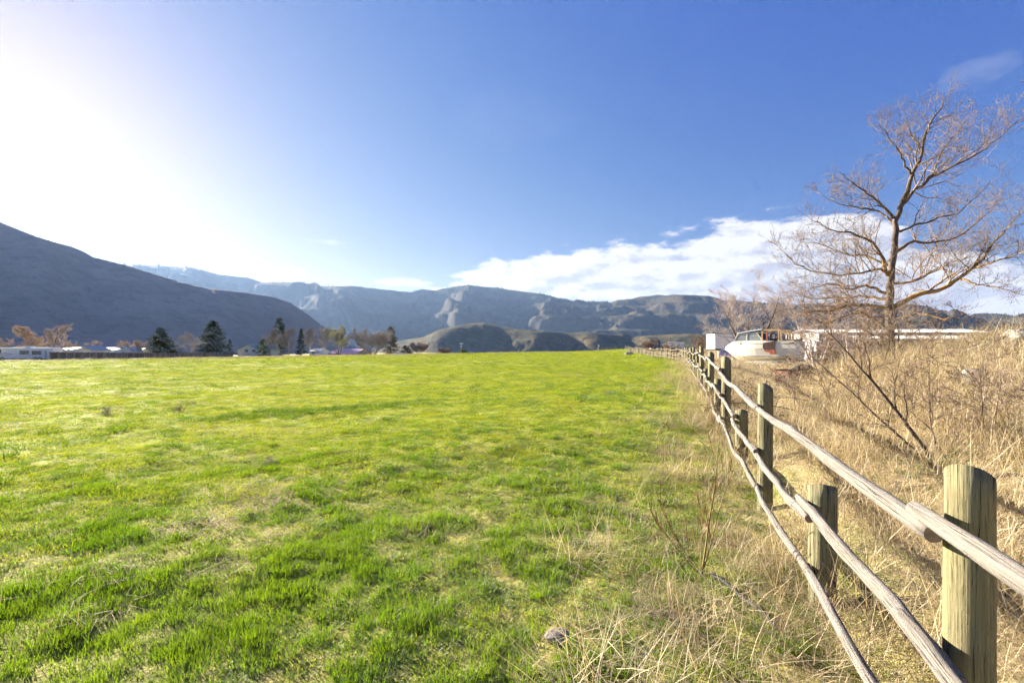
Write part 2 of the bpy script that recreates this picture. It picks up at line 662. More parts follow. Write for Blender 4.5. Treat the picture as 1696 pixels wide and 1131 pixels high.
# ------------------------------------------------------------------ hills
def build_hill(name, label, prof, r0, rr, r1, zb, mat, seed, nscale, namp, naz, nr, plateau=0.0, azpad=None, power=1.2, terr=0.0, smooth_k=13, rough=0.7):
    px = np.array([p[0] for p in prof], float); py = np.array([p[1] for p in prof], float)
    az = np.arctan((px - 848) / 800)
    te = (577 - py) / 800 * np.cos(az)
    if azpad:
        az = np.concatenate([[a[0] for a in azpad[0]], az, [a[0] for a in azpad[1]]])
        te = np.concatenate([[a[1] for a in azpad[0]], te, [a[1] for a in azpad[1]]])
    A = np.linspace(az[0], az[-1], naz)
    T = np.interp(A, az, te)
    s = np.linspace(0, 1, nr)
    # the ridge wanders in distance
    rw = rr + (r1 - rr) * 0.55 * (fbm(A * 5.0, A * 0 + seed, seed + 50, 3) - 0.5) * 2
    Rr = r0 + (r1 - r0) * s
    Ag, Rg = np.meshgrid(A, Rr)
    Tg = np.broadcast_to(T, Ag.shape); RW = np.broadcast_to(rw, Ag.shape)
    X = np.sin(Ag) * Rg; Y = np.cos(Ag) * Rg
    u = np.clip((Rg - r0) / (RW - r0), 0, 1)
    up = u ** power if plateau == 0 else sstep(0, 1 - plateau, u)
    down = 1 - 0.9 * sstep(RW + 0.02 * (r1 - r0), r1, Rg)
    f = np.where(Rg <= RW, up, down)
    ridge_h = CAMZ + Tg * RW
    # spurs and gullies run down the slope, towards the valley
    ac = Ag * rr
    n = sridged(ac * nscale + 0.9 * (fbm(X * nscale, Y * nscale, seed + 7, 3) - 0.5), Rg * nscale * 0.42 + 0.9 * (fbm(X * nscale + 40, Y * nscale, seed + 8, 3) - 0.5), seed, 5, 0.41) - 0.6
    n2 = fbm(X * nscale * 1.9, Y * nscale * 1.9, seed + 30, 5, 0.5) - 0.5
    h = ridge_h * f + zb * (1 - f)
    env = np.clip(f * (1.05 - f) * 3.6, 0.08, 1) * np.clip((ridge_h - zb) / 250, 0.15, 1.2)
    h = h + namp * (n + 0.32 * n2) * env
    # smaller side spurs, rolling foothills and rough ground
    n3 = sridged(ac * nscale * 4.3 + 1.2 * n2, Rg * nscale * 1.5 - 0.8 * n2, seed + 90, 4, 0.5) - 0.6
    n4 = sridged(X * nscale * 2.6 + n2, Y * nscale * 2.6 + 1.3 * n2, seed + 110, 4, 0.45) - 0.6
    n5 = fbm(X * nscale * 11, Y * nscale * 11, seed + 130, 3) - 0.5
    h = h + namp * rough * (1 - 0.9 * f ** 3) * (0.15 * n3 * np.clip(env, 0.3, 1) + 0.44 * n4 * np.clip(1.1 - f, 0.1, 1) + 0.03 * n5)
    if terr:
        q = h / terr + 0.8 * (fbm(X * nscale * 0.8, Y * nscale * 0.8, seed + 60, 3) - 0.5)
        fr = q - np.floor(q)
        ht = h + (sstep(0.2, 0.8, fr) - fr) * terr
        kf = 0.75 * (1 - f ** 4)
        h = h * (1 - kf) + ht * kf
    # keep the skyline: rescale each bearing so its highest sight line is the wanted one
    for _ in range(3):
        mx = ((h - CAMZ) / Rg).max(0)
        fac = (T * 1.0 + 0.03) / (mx + 0.03)
        if smooth_k > 1:
            kk = np.ones(smooth_k) / smooth_k
            fac = np.convolve(np.pad(fac, smooth_k // 2, mode='edge'), kk, 'valid')
        h = zb + (h - zb) * fac[None, :]
    V = np.stack([X, Y, h], -1).reshape(-1, 3)
    i = np.arange(nr - 1)[:, None] * naz; j = np.arange(naz - 1)[None, :]
    F = np.stack([i + j, i + j + 1, i + naz + j + 1, i + naz + j], -1).reshape(-1, 4)
    o = link(name, np_mesh(name, V, F, True), mat)
    tag(o, label, None, None, 'structure')
    return A, Rr, h


M_hill_far = hill_material('hill_far', (0.095, 0.076, 0.042), (0.040, 0.042, 0.030), (0.05, 0.045, 0.04), 1.0)
M_hill_bluff = hill_material('hill_bluff', (0.12, 0.098, 0.052), (0.055, 0.058, 0.038), (0.06, 0.055, 0.048), 1.8)
M_hill_near = hill_material('hill_near', (0.40, 0.315, 0.265), (0.31, 0.26, 0.225), (0.30, 0.25, 0.225), 2.2, 0.3)

far_prof = [(-60, 450), (0, 446), (120, 440), (200, 437), (235, 438), (280, 441), (320, 443), (345, 450), (365, 455), (410, 460), (440, 468), (470, 467), (510, 468), (550, 475), (580, 473),
            (640, 480), (680, 484), (700, 479), (720, 481), (750, 475), (775, 472), (830, 478), (900, 487), (930, 495), (975, 499), (1010, 500), (1040, 495),
            (1080, 489), (1130, 488), (1175, 490), (1200, 497), (1250, 500), (1330, 504), (1400, 500), (1470, 505), (1510, 503), (1535, 508), (1580, 516), (1640, 520), (1700, 521), (1760, 524)]
FAR = build_hill('far_hill', 'long hazy blue hillside with gullies across the valley', far_prof, 2600, 4700, 6400, -62, M_hill_far, 5, 1 / 820, 460, 860, 220,
                 azpad=([(R(-75), 0.05)], [(R(62), 0.05), (R(75), 0.04)]), power=0.95, terr=130)
left_prof = [(-120, 330), (-60, 346), (0, 368), (60, 392), (100, 404), (126, 411), (155, 426), (200, 437), (260, 455), (300, 468), (345, 478), (400, 484), (450, 491),
             (480, 501), (510, 521), (540, 544), (575, 568), (610, 586), (660, 600)]
LEFT = build_hill('near_hill', 'smooth shaded hill falling away from the left edge', left_prof, 480, 1150, 1750, -62, M_hill_near, 17, 1 / 420, 46, 520, 170,
                  azpad=([(R(-85), 0.10), (R(-62), 0.165)], []), power=1.05, rough=0.6)
bluff_prof = [(520, 600), (600, 588), (640, 576), (660, 565), (680, 561), (702, 558), (728, 546), (776, 536), (800, 534), (830, 540), (862, 546), (939, 551),
              (973, 551), (1007, 554), (1032, 552), (1051, 557), (1075, 556), (1120, 553), (1190, 553), (1400, 556), (1700, 560)]
BLUFF = build_hill('bluff', 'dark bluff with a sunlit grassy top below the far hills', bluff_prof, 1150, 1750, 2900, -62, M_hill_bluff, 29, 1 / 260, 120, 600, 150,
                   azpad=([], [(R(60), 0.01)]), plateau=0.25)


def hill_point(H, px, t):
    A, Rr, h = H
    a = math.atan((px - 848) / 800)
    i = int(np.clip(np.searchsorted(A, a), 0, len(A) - 1))
    k = int(np.clip(t * (len(Rr) - 1), 0, len(Rr) - 1))
    return Vector((math.sin(a) * Rr[k], math.cos(a) * Rr[k], h[k, i]))


# ------------------------------------------------------------------ log fence
def wood_material(name, c1, c2, c3, dark, knots=False, bump=0.004):
    """weathered round wood; grain runs along v of the UV map, u goes round"""
    m, t, out = new_mat(name)
    b = t.add('ShaderNodeBsdfPrincipled')
    b.inputs['Roughness'].default_value = 0.78
    b.inputs['Specular IOR Level'].default_value = 0.2
    uv = t.add('ShaderNodeUVMap').outputs[0]
    rnd = t.add('ShaderNodeObjectInfo').outputs['Random']
    sp = t.add('ShaderNodeSeparateXYZ'); t.l.new(uv, sp.inputs[0])
    off = t.math('MULTIPLY', rnd, 37.0)
    ang = t.math('MULTIPLY', sp.outputs[0], 2 * math.pi)
    cx, sx = t.math('COSINE', ang), t.math('SINE', ang)
    v = sp.outputs[1]
    def co(k, l):
        return t.xyz(t.math('MULTIPLY', cx, k), t.math('MULTIPLY', sx, k), t.math('ADD', t.math('MULTIPLY', v, l), off))
    grain = t.noise(co(5.0, 1.6), 1.6, 6, 0.65, 0.3)
    fine = t.noise(co(22.0, 3.0), 1.5, 4, 0.6)
    patch = t.noise(co(1.2, 2.2), 1.3, 4, 0.6)
    crack = t.noise(co(3.4, 0.7), 1.7, 3, 0.5, 0.6)
    cr = t.smooth(t.math('ABSOLUTE', t.math('SUBTRACT', crack, 0.5)), 0.022, 0.004)
    cr = t.math('MULTIPLY', cr, t.smooth(patch, 0.34, 0.52))
    col = t.mix(t.smooth(grain, 0.3, 0.7), c1, c2)
    col = t.mix(t.math('MULTIPLY', t.smooth(patch, 0.45, 0.7), 0.7), col, c3)
    col = t.mix(t.math('MULTIPLY', t.smooth(fine, 0.5, 0.72), 0.35), col, dark)
    if knots:
        vo = t.add('ShaderNodeTexVoronoi')
        vo.inputs['Scale'].default_value = 1.0
        t.l.new(co(1.2, 5.0), vo.inputs['Vector'])
        dk = vo.outputs['Distance']
        ring = t.math('SINE', t.math('MULTIPLY', dk, 60.0))
        kn = t.smooth(dk, 0.30, 0.08)
        col = t.mix(t.math('MULTIPLY', kn, t.math('MULTIPLY_ADD', ring, 0.25, 0.35)), col, (0.20, 0.23, 0.12))
    col = t.mix(t.math('MULTIPLY', cr, 0.9), col, tuple(q * 0.25 for q in dark))
    t.l.new(col, b.inputs['Base Color'])
    h = t.math('SUBTRACT', t.math('ADD', t.math('MULTIPLY', grain, 0.6), t.math('MULTIPLY', fine, 0.5)), t.math('MULTIPLY', cr, 1.2))
    bp = t.add('ShaderNodeBump')
    bp.inputs['Distance'].default_value = bump * 1.4
    t.l.new(h, bp.inputs['Height']); t.l.new(bp.outputs[0], b.inputs['Normal'])
    t.l.new(b.outputs[0], out.inputs['Surface'])
    return m


M_rail = wood_material('weathered_rail', (0.27, 0.25, 0.228), (0.165, 0.15, 0.135), (0.30, 0.265, 0.22), (0.07, 0.058, 0.05))
M_post = wood_material('treated_post', (0.265, 0.24, 0.13), (0.185, 0.168, 0.095), (0.22, 0.225, 0.145), (0.11, 0.08, 0.035), knots=True, bump=0.005)
M_end = pmat('log_end', (0.30, 0.23, 0.17), (0.19, 0.14, 0.10), 20, 0.9)


def log_mesh(name, pts, radii, sides, rough, seed, crack=0.0, cut=None):
    """a log along pts, with a UV map (u round, v metres along) and uneven surface; ends capped"""
    pts = np.asarray(pts, float); n = len(pts)
    t = np.gradient(pts, axis=0); t /= np.linalg.norm(t, axis=1, keepdims=True)
    ref = np.array([0, 0, 1.0]) if abs(t[0, 2]) < 0.8 else np.array([1.0, 0, 0])
    u = np.cross(t, ref); u /= np.linalg.norm(u, axis=1, keepdims=True)
    v = np.cross(t, u)
    L = np.concatenate([[0], np.cumsum(np.linalg.norm(np.diff(pts, axis=0), axis=1))])
    a = np.arange(sides) / sides * 2 * math.pi
    AA, LL = np.meshgrid(a, L)
    nz = fbm(np.cos(AA) * 1.4 + seed * 7.7, np.sin(AA) * 1.4 + LL * 4.5, seed, 3) - 0.5
    lump = fbm(LL * 3.0, AA * 0 + seed * 3.1, seed + 5, 2) - 0.5
    rad = np.asarray(radii)[:, None] * (1 + rough * nz + rough * 0.9 * lump)
    if crack:
        cphase = seed * 1.7
        da = np.abs(((AA - cphase - 0.5 * np.sin(LL * 1.3 + seed) + math.pi) % (2 * math.pi)) - math.pi)
        rad = rad * (1 - crack * np.exp(-(da / 0.13) ** 2) * sstep(0.35, 0.6, fbm(LL * 1.2, LL * 0 + seed, seed + 9, 2)))
    V = pts[:, None, :] + rad[..., None] * (np.cos(AA)[..., None] * u[:, None, :] + np.sin(AA)[..., None] * v[:, None, :])
    if cut is not None:          # slanted top: (a, b) slope of the cut in x and y
        top = V[-1]
        top[:, 2] += cut[0] * (top[:, 0] - pts[-1, 0]) + cut[1] * (top[:, 1] - pts[-1, 1])
    V = V.reshape(-1, 3)
    faces = []
    i = np.arange(n - 1)[:, None] * sides; j = np.arange(sides)[None, :]; k = (j + 1) % sides
    Q = np.stack([i + j, i + k, i + sides + k, i + sides + j], -1).reshape(-1, 4)
    V = np.vstack([V, pts[0] - t[0] * 0.004, pts[-1] + (0 if cut is not None else 1) * t[-1] * 0.004])
    c0, c1 = n * sides, n * sides + 1
    j1 = np.arange(sides); k1 = (j1 + 1) % sides
    T0 = np.stack([np.full(sides, c0), k1, j1], -1)
    T1 = np.stack([np.full(sides, c1), (n - 1) * sides + j1, (n - 1) * sides + k1], -1)
    me = np_mesh(name, V, [Q, T0, T1])
    sm = np.ones(len(me.polygons), bool); sm[len(Q):] = False
    me.polygons.foreach_set('use_smooth', sm)
    uvl = me.uv_layers.new(name='UVMap')
    U = np.zeros((len(me.loops), 2), np.float32)
    jj = np.broadcast_to(j, (n - 1, sides)).ravel(); ii = np.repeat(np.arange(n - 1), sides)
    q = np.stack([np.stack([jj / sides, L[ii]], -1), np.stack([(jj + 1) / sides, L[ii]], -1), np.stack([(jj + 1) / sides, L[ii + 1]], -1), np.stack([jj / sides, L[ii + 1]], -1)], 1)
    U[:len(Q) * 4] = q.reshape(-1, 2)
    U[len(Q) * 4:, 1] = RNG.uniform(0, 0.05, len(U) - len(Q) * 4)
    uvl.data.foreach_set('uv', U.ravel())
    me.materials.append(None)
    return me, len(Q)


def wood_part(name, pts, radii, sides, rough, seed, mat, parent, crack=0.0, cut=None):
    me, nq = log_mesh(name, pts, radii, sides, rough, seed, crack, cut)
    me.materials.clear()
    me.materials.append(mat); me.materials.append(M_end if cut is None else mat)
    mi = np.zeros(len(me.polygons), np.int32); mi[nq:] = 1
    me.polygons.foreach_set('material_index', mi)
    return link(name, me, None, parent)


def build_fence():
    root = thing('log_fence', 'weathered three rail log fence running away between green field and dry bank', 'fence')
    ys = [-2.0, 1.396, 4.5, 7.8] + [7.8 + 3.3 * k for k in range(1, 11)]      # to 40.8
    posts = [(float(fence_x(y)), y) for y in ys]
    posts[-1] = (14.3, 40.4)
    y = 40.4
    while y < 146:
        y += 3.25
        wob = 0.25 * math.sin(y * 0.21) + 0.15 * math.sin(y * 0.53)
        posts.append((float(fence_x(y)) + wob, y))
    for k in range(1, 4):
        posts.append((posts[-1][0] - 2.6, posts[-1][1] + 1.5))
    rs = random.Random(5)
    info = []
    for i, (x, y) in enumerate(posts):
        g = gz(x, y) if y > 3 else 0.0
        near = y < 9
        h = 1.13 + (rs.uniform(-0.05, 0.08) if i > 3 else (0.0, 0.0, 0.01, 0.05)[min(i, 3)])
        rad = (0.066 if i < 5 else 0.060) + rs.uniform(-0.006, 0.008)
        if i == 1: rad = 0.058
        if i == 2: rad = 0.064
        lean = (rs.uniform(-0.02, 0.02), rs.uniform(-0.02, 0.02)) if i > 2 else (0.004, 0.0)
        info.append((x, y, g, rad))
        nseg = 26 if near else 5
        zz = np.linspace(-0.15, h, nseg)
        pts = np.stack([x + lean[0] * zz, y + lean[1] * zz, g + zz], -1)
        rr = np.full(nseg, rad) * np.linspace(1.03, 0.97, nseg)
        cut = ((-0.62, -0.45) if i == 1 else (-0.35 + rs.uniform(-0.3, 0.1), -0.5)) if y < 60 else (0, 0)
        wood_part('post', pts, rr, 28 if near else 10, 0.05, i + 3, M_post, root, 0.04 if near else 0, cut)
        # the short intermediate post
        if i + 1 < len(posts) and y < 44:
            x2, y2 = posts[i + 1]
            f = 0.47
            mx, my = x + (x2 - x) * f, y + (y2 - y) * f
            if i == 1:
                mx, my = 1.80, 2.80
            g2 = gz(mx, my) if my > 3 else 0.0
            zz = np.linspace(-0.15, 0.67 + rs.uniform(-0.03, 0.05), 18 if my < 9 else 4)
            pts = np.stack([mx + 0 * zz, my + 0 * zz, g2 + zz], -1)
            wood_part('post', pts, np.full(len(zz), 0.073), 24 if my < 9 else 8, 0.05, i + 77, M_post, root, 0.04 if my < 9 else 0, (-0.2, -0.35))
    # rails on the field side of the posts
    def rail(p, q, r0, r1, z0, z1, ext0, ext1, seed, wav, near):
        (xa, ya, ga, ra), (xb, yb, gb, rb) = p, q
        d = np.array([xb - xa, yb - ya]); L = np.linalg.norm(d); d /= L
        nrm = np.array([-d[1], d[0]])
        n = 60 if near else (9 if ya < 45 else 5)
        s = np.linspace(-ext0, L + ext1, n)
        f = np.clip(s / L, 0, 1)
        off = (ra * (1 - f) + rb * f) + (r0 * (1 - f) + r1 * f) * 0.95
        wob = wav * (np.sin(s * 2.1 + seed * 1.3) * 0.5 + np.sin(s * 4.3 + seed) * 0.22 + (fbm(s * 0.9, s * 0 + seed, seed, 3) - 0.5) * 1.2) * np.sin(np.clip(f, 0.02, 0.98) * math.pi) ** 0.4
        wz = wav * 0.8 * (np.sin(s * 1.7 + seed * 2.1) * 0.5 + np.sin(s * 3.9 + seed * 0.7) * 0.25)
        X = xa + d[0] * s + nrm[0] * (off + np.abs(wob) * 0.6); Y = ya + d[1] * s + nrm[1] * (off + np.abs(wob) * 0.6)
        Z = (ga * (1 - f) + gb * f) + z0 * (1 - f) + z1 * f + wz * np.sin(np.clip(f, 0.05, 0.95) * math.pi) ** 0.5
        rr = (r0 + (r1 - r0) * f) * (1 - 0.16 * sstep(0.10, 0.0, s + ext0) - 0.16 * sstep(0.10, 0.0, L + ext1 - s))
        wood_part('rail', np.stack([X, Y, Z], -1), rr, 20 if near else (8 if ya < 45 else 5), 0.30 if near else 0.26, seed, M_rail, root, 0.30 if near else 0)
    for i in range(len(info) - 1):
        p, q = info[i], info[i + 1]
        near = q[1] < 12
        odd = 0.036 if i % 2 else -0.030
        if i == 0: odd = 0.012
        if i == 1: odd = -0.03
        ex = rs.uniform(0.10, 0.22)
        if i == 0:
            q = (q[0] - .035, q[1] + .012, q[2], q[3])
        if i == 1:
            ex = 0.02
        rail(p, q, 0.029, 0.024, 0.99 + odd + rs.uniform(-.015, .015), 1.0 + odd + rs.uniform(-.015, .015), ex, (.03 if i == 0 else rs.uniform(0.1, 0.2)), 100 + i, 0.035 if i > 1 else 0.022, near)
        # middle rail in two lengths, spliced at the short post
        odd2 = 0.03 if i % 2 else -0.03
        if p[1] < 44:
            mid = tuple(0.53 * a + 0.47 * b for a, b in zip(p, q))
            if i == 1:
                mid = (1.80, 2.80, 0.0, 0.07)
            rail(p, mid, 0.027, 0.025, (0.60 if i == 1 else 0.60 + odd2), 0.57 + odd2, 0.16, 0.12, 200 + i, 0.06, near)
            rail(mid, q, 0.027, 0.023, 0.58 - odd2, (0.665 if i == 0 else 0.57 - odd2), 0.14, 0.12, 300 + i, 0.06, near)
        else:
            rail(p, q, 0.028, 0.024, 0.58 + odd2, 0.58 + odd2, 0.15, 0.15, 200 + i, 0.05, False)
        rail(p, q, 0.025, 0.021, 0.21 - odd * 0.8, 0.22 - odd * 0.8, 0.12, 0.15, 400 + i, 0.06, near)


build_fence()


# ------------------------------------------------------------------ trees
def spline(pts, n):
    """Catmull-Rom through pts, n samples"""
    p = np.asarray(pts, float)
    p = np.vstack([2 * p[0] - p[1], p, 2 * p[-1] - p[-2]])
    m = len(p) - 3
    out = []
    for q in np.linspace(0, m - 1e-6, n):
        k = int(q); t = q - k
        a, b, c, d = p[k:k + 4]
        out.append(0.5 * (2 * b + (c - a) * t + (2 * a - 5 * b + 4 * c - d) * t * t + (3 * b - a - 3 * c + d) * t ** 3))
    return np.array(out)


class Brancher:
    def __init__(s, seed, lev, max_level):
        s.r = random.Random(seed); s.lev = lev; s.max = max_level
        s.paths = []

    def rv(s):
        while True:
            v = Vector((s.r.uniform(-1, 1), s.r.uniform(-1, 1), s.r.uniform(-1, 1)))
            if 0.05 < v.length < 1:
                return v.normalized()

    def grow(s, p, d, length, r, level):
        L = s.lev[min(level, len(s.lev) - 1)]
        n = L['n']; pts = [p.copy()]; rad = [r]
        d = d.normalized(); step = length / n
        for k in range(n):
            d = (d + s.rv() * L['wig'] + Vector((0, 0, L['up']))).normalized()
            p = p + d * step
            pts.append(p.copy()); rad.append(max(r * (1 - (k + 1) / n * L.get('taper', 0.85)), s.lev[-1]['rmin']))
        s.paths.append((level, pts, rad))
        if level < s.max:
            s.children(pts, rad, length, level)

    def children(s, pts, rad, length, level, start=None):
        L = s.lev[min(level, len(s.lev) - 1)]
        m = L['kids']; m = int(m) + (1 if s.r.random() < m - int(m) else 0)
        st = L.get('start', 0.25) if start is None else start
        for c in range(m):
            f = st + (1 - st) * (c + s.r.random()) / m
            q = f * (len(pts) - 1); k = min(int(q), len(pts) - 2); t = q - k
            p = pts[k].lerp(pts[k + 1], t); rr = rad[k] * (1 - t) + rad[k + 1] * t
            ax = (pts[k + 1] - pts[k]).normalized()
            side = s.rv(); side = (side - ax * side.dot(ax)).normalized()
            if s.r.random() < L.get('upbias', 0.3) and side.z < 0:
                side.z = -side.z
            an = math.radians(s.r.uniform(*L['ang']))
            d = ax * math.cos(an) + side * math.sin(an)
            ln = length * s.r.uniform(*L['ratio']) * (1 - 0.55 * f)
            s.grow(p, d, max(ln, L.get('minlen', 0.05)), min(rr * 0.75, max(rr * s.r.uniform(0.45, 0.7), s.lev[-1]['rmin'])), level + 1)

    def to_parts(s, root, mats, thick=1, name_crown='crown', sides=8):
        o = Vector(root.location)
        mb = MB()
        for lv, pts, rad in s.paths:
            if lv == 0:
                mb.tube([p - o for p in pts], rad, sides + 2, True)
        if mb.v:
            mb.build('trunk', mats[0], root, True)
        mb = MB()
        for lv, pts, rad in s.paths:
            if 0 < lv <= thick:
                mb.tube([p - o for p in pts], rad, sides, True)
        if mb.v:
            mb.build('limb', mats[min(1, len(mats) - 1)], root, True)
        seg = []
        for lv, pts, rad in s.paths:
            if lv > thick:
                for k in range(len(pts) - 1):
                    a, b = pts[k] - o, pts[k + 1] - o
                    seg.append((*a, *b, rad[k], rad[k + 1]))
        if seg:
            me = seg_mesh(name_crown, seg, 3)
            ob = link(name_crown, me, mats[-1], root)
            ob['kind'] = 'stuff'
        return seg


M_bark = pmat('bark', (0.145, 0.115, 0.09), (0.07, 0.052, 0.04), 9, 0.9, bump=0.02, stretch=(1, 1, 0.35))


def lichen_bark():
    m, t, out = new_mat('lichen_bark')
    b = t.add('ShaderNodeBsdfPrincipled')
    b.inputs['Roughness'].default_value = 0.9
    b.inputs['Specular IOR Level'].default_value = 0.1
    co = t.add('ShaderNodeTexCoord').outputs['Object']
    n = t.noise(co, 14, 5, 0.7); n2 = t.noise(co, 3.1, 4, 0.6); n3 = t.noise(co, 45, 3, 0.6)
    col = t.mix(t.smooth(n, 0.3, 0.7), (0.18, 0.14, 0.10), (0.085, 0.062, 0.045))
    sp = t.add('ShaderNodeSeparateXYZ'); t.l.new(co, sp.inputs[0])
    low = t.math('MULTIPLY', t.smooth(sp.outputs[2], 4.4, 2.4), t.smooth(sp.outputs[2], 0.5, 1.4))
    li = t.math('MULTIPLY', t.smooth(t.math('ADD', n2, t.math('MULTIPLY', n, 0.35)), 0.58, 0.74), low)
    col = t.mix(t.math('MULTIPLY', li, 0.85), col, t.mix(n3, (0.36, 0.18, 0.03), (0.46, 0.28, 0.05)))
    t.l.new(col, b.inputs['Base Color'])
    bp = t.add('ShaderNodeBump'); bp.inputs['Distance'].default_value = 0.02
    t.l.new(n, bp.inputs['Height']); t.l.new(bp.outputs[0], b.inputs['Normal'])
    t.l.new(b.outputs[0], out.inputs['Surface'])
    return m


M_lichen = lichen_bark()
M_twig_lit = pmat('pale_twig', (0.25, 0.185, 0.13), (0.14, 0.10, 0.075), 5, 0.8)  # twig bark a little paler than the plain twig, mottled at random
M_deadleaf = leaf_mat('dead_leaf', (0.28, 0.13, 0.06), (0.16, 0.08, 0.045), 0.3, None, 0.5, 0.5)


def hero_tree():
    TY = 14.0
    bx, by = P(1474, 600, TY).x, TY
    g = gz(bx, by)
    root = thing('bare_tree', 'tall bare spreading tree with orange lichen limbs on the right bank', 'tree', (bx, by, g))
    lev = [dict(n=10, wig=.1, up=0, kids=9, ratio=(.3, .5), ang=(40, 80), rmin=.0028),
           dict(n=7, wig=.30, up=.05, kids=9, ratio=(.40, .72), ang=(35, 75), start=.18, upbias=.55, rmin=.0028),
           dict(n=6, wig=.34, up=.05, kids=5, ratio=(.42, .85), ang=(30, 72), start=.12, upbias=.5, rmin=.0034, minlen=.32),
           dict(n=4, wig=.30, up=.04, kids=3.2, ratio=(.4, .8), ang=(28, 65), start=.15, rmin=.0032, minlen=.18),
           dict(n=3, wig=.3, up=.03, kids=0, ratio=(.4, .8), ang=(28, 65), rmin=.0032, taper=.5)]
    B = Brancher(3, lev, 4)
    rs = random.Random(9)

    def limb(px, dep, r0, r1, level, n=14, kids=True, length=None):
        pts = [P(x, y, TY + dz) for (x, y), dz in zip(px, dep)]
        S = [Vector(p) for p in spline(pts, n)]
        S = [p + Vector((rs.uniform(-1, 1), rs.uniform(-1, 1), rs.uniform(-1, 1))) * (0.035 if 0 < k < n - 1 else 0) for k, p in enumerate(S)]
        rad = [(r0 + (r1 - r0) * (k / (n - 1)) ** 0.8) * (1.0 if level else 1) for k in range(n)]
        B.paths.append((level, S, rad))
        if kids:
            ln = sum((S[k + 1] - S[k]).length for k in range(n - 1))
            m = lev[1]['kids']; lev[1]['kids'] = max(5, ln * 5.4)
            B.children(S, rad, (length or ln) * 0.62, 1, start=0.2)
            lev[1]['kids'] = m
        return S

    def ramp_depth(n, d1, d0=0.0):
        return [d0 + (d1 - d0) * k / (n - 1) for k in range(n)]

    base = P(1474, 600, TY); base.z = g - 0.3
    tr = [(1474, 655), (1473, 560), (1473, 500), (1476, 450), (1480, 400), (1485, 360), (1496, 332)]
    limb(tr, [0] * 7, .122, .062, 0, 20, False)
    L = [
        # (pixels, depth at the tip, r0, r1)
        ([(1496, 332), (1509, 292), (1527, 253), (1536, 208), (1555, 185), (1562, 166)], -0.3, .07, .008),
        ([(1490, 345), (1505, 328), (1527, 306), (1567, 279), (1624, 253), (1646, 234), (1686, 200)], 0.8, .06, .008),
        ([(1527, 306), (1546, 285), (1560, 250), (1583, 222), (1600, 196)], 0.9, .035, .006),
        ([(1509, 292), (1495, 262), (1478, 238), (1465, 220), (1456, 206)], -0.8, .032, .006),
        ([(1527, 253), (1508, 222), (1502, 200), (1496, 184)], 0.5, .026, .006),
        ([(1478, 361), (1461, 341), (1443, 323), (1416, 306), (1388, 284)], -1.0, .045, .006),
        ([(1480, 372), (1455, 352), (1420, 345), (1385, 338), (1355, 318)], 1.3, .035, .006),
        ([(1471, 456), (1461, 430), (1443, 403), (1408, 385), (1381, 381), (1345, 366)], -0.6, .06, .007),
        ([(1474, 450), (1452, 447), (1399, 456), (1337, 447), (1301, 421)], -1.4, .045, .006),
        ([(1475, 440), (1440, 425), (1400, 420), (1360, 405), (1325, 400)], 1.9, .04, .006),
        ([(1475, 511), (1514, 491), (1558, 480), (1593, 460), (1620, 438), (1642, 407), (1669, 376), (1697, 350)], -1.0, .085, .008),
        ([(1614, 443), (1660, 430), (1700, 414)], -2.0, .035, .008),
        ([(1590, 463), (1638, 474), (1695, 488)], -1.2, .03, .006),
        ([(1486, 416), (1514, 401), (1549, 401), (1585, 394), (1629, 359), (1655, 330)], 1.0, .05, .006),
        ([(1490, 384), (1520, 372), (1560, 360), (1600, 345), (1640, 300)], -1.4, .038, .006),
        ([(1478, 470), (1520, 462), (1565, 440), (1610, 425)], 2.2, .045, .006),
        ([(1474, 511), (1425, 505), (1372, 514), (1337, 518), (1308, 531)], -1.2, .055, .007),
        ([(1468, 486), (1434, 474), (1408, 480), (1375, 470), (1340, 478)], -2.0, .045, .006),
        ([(1466, 542), (1434, 522), (1416, 518), (1385, 530), (1352, 548)], -1.6, .045, .006),
        ([(1472, 500), (1440, 492), (1395, 492), (1345, 495), (1305, 480)], 1.8, .045, .006),
        ([(1476, 530), (1520, 520), (1560, 528), (1600, 520)], -2.2, .03, .006),
    ]
    for px, dz, r0, r1 in L:
        limb(px, ramp_depth(len(px), dz), r0, r1, 1, 16)
    seg = B.to_parts(root, [M_bark, M_lichen, M_twig_lit], 1, 'crown', 7)
    # a few withered leaves and buds still hanging on
    S = np.array(seg); tip = S[RNG.choice(len(S), 3400, replace=False), 3:6]
    V, F = leaf_arrays(tip + RNG.normal(scale=0.01, size=tip.shape), 0.017, RNG)
    link('leaf', np_mesh('leaf', V, F), M_deadleaf, root)['kind'] = 'stuff'


hero_tree()


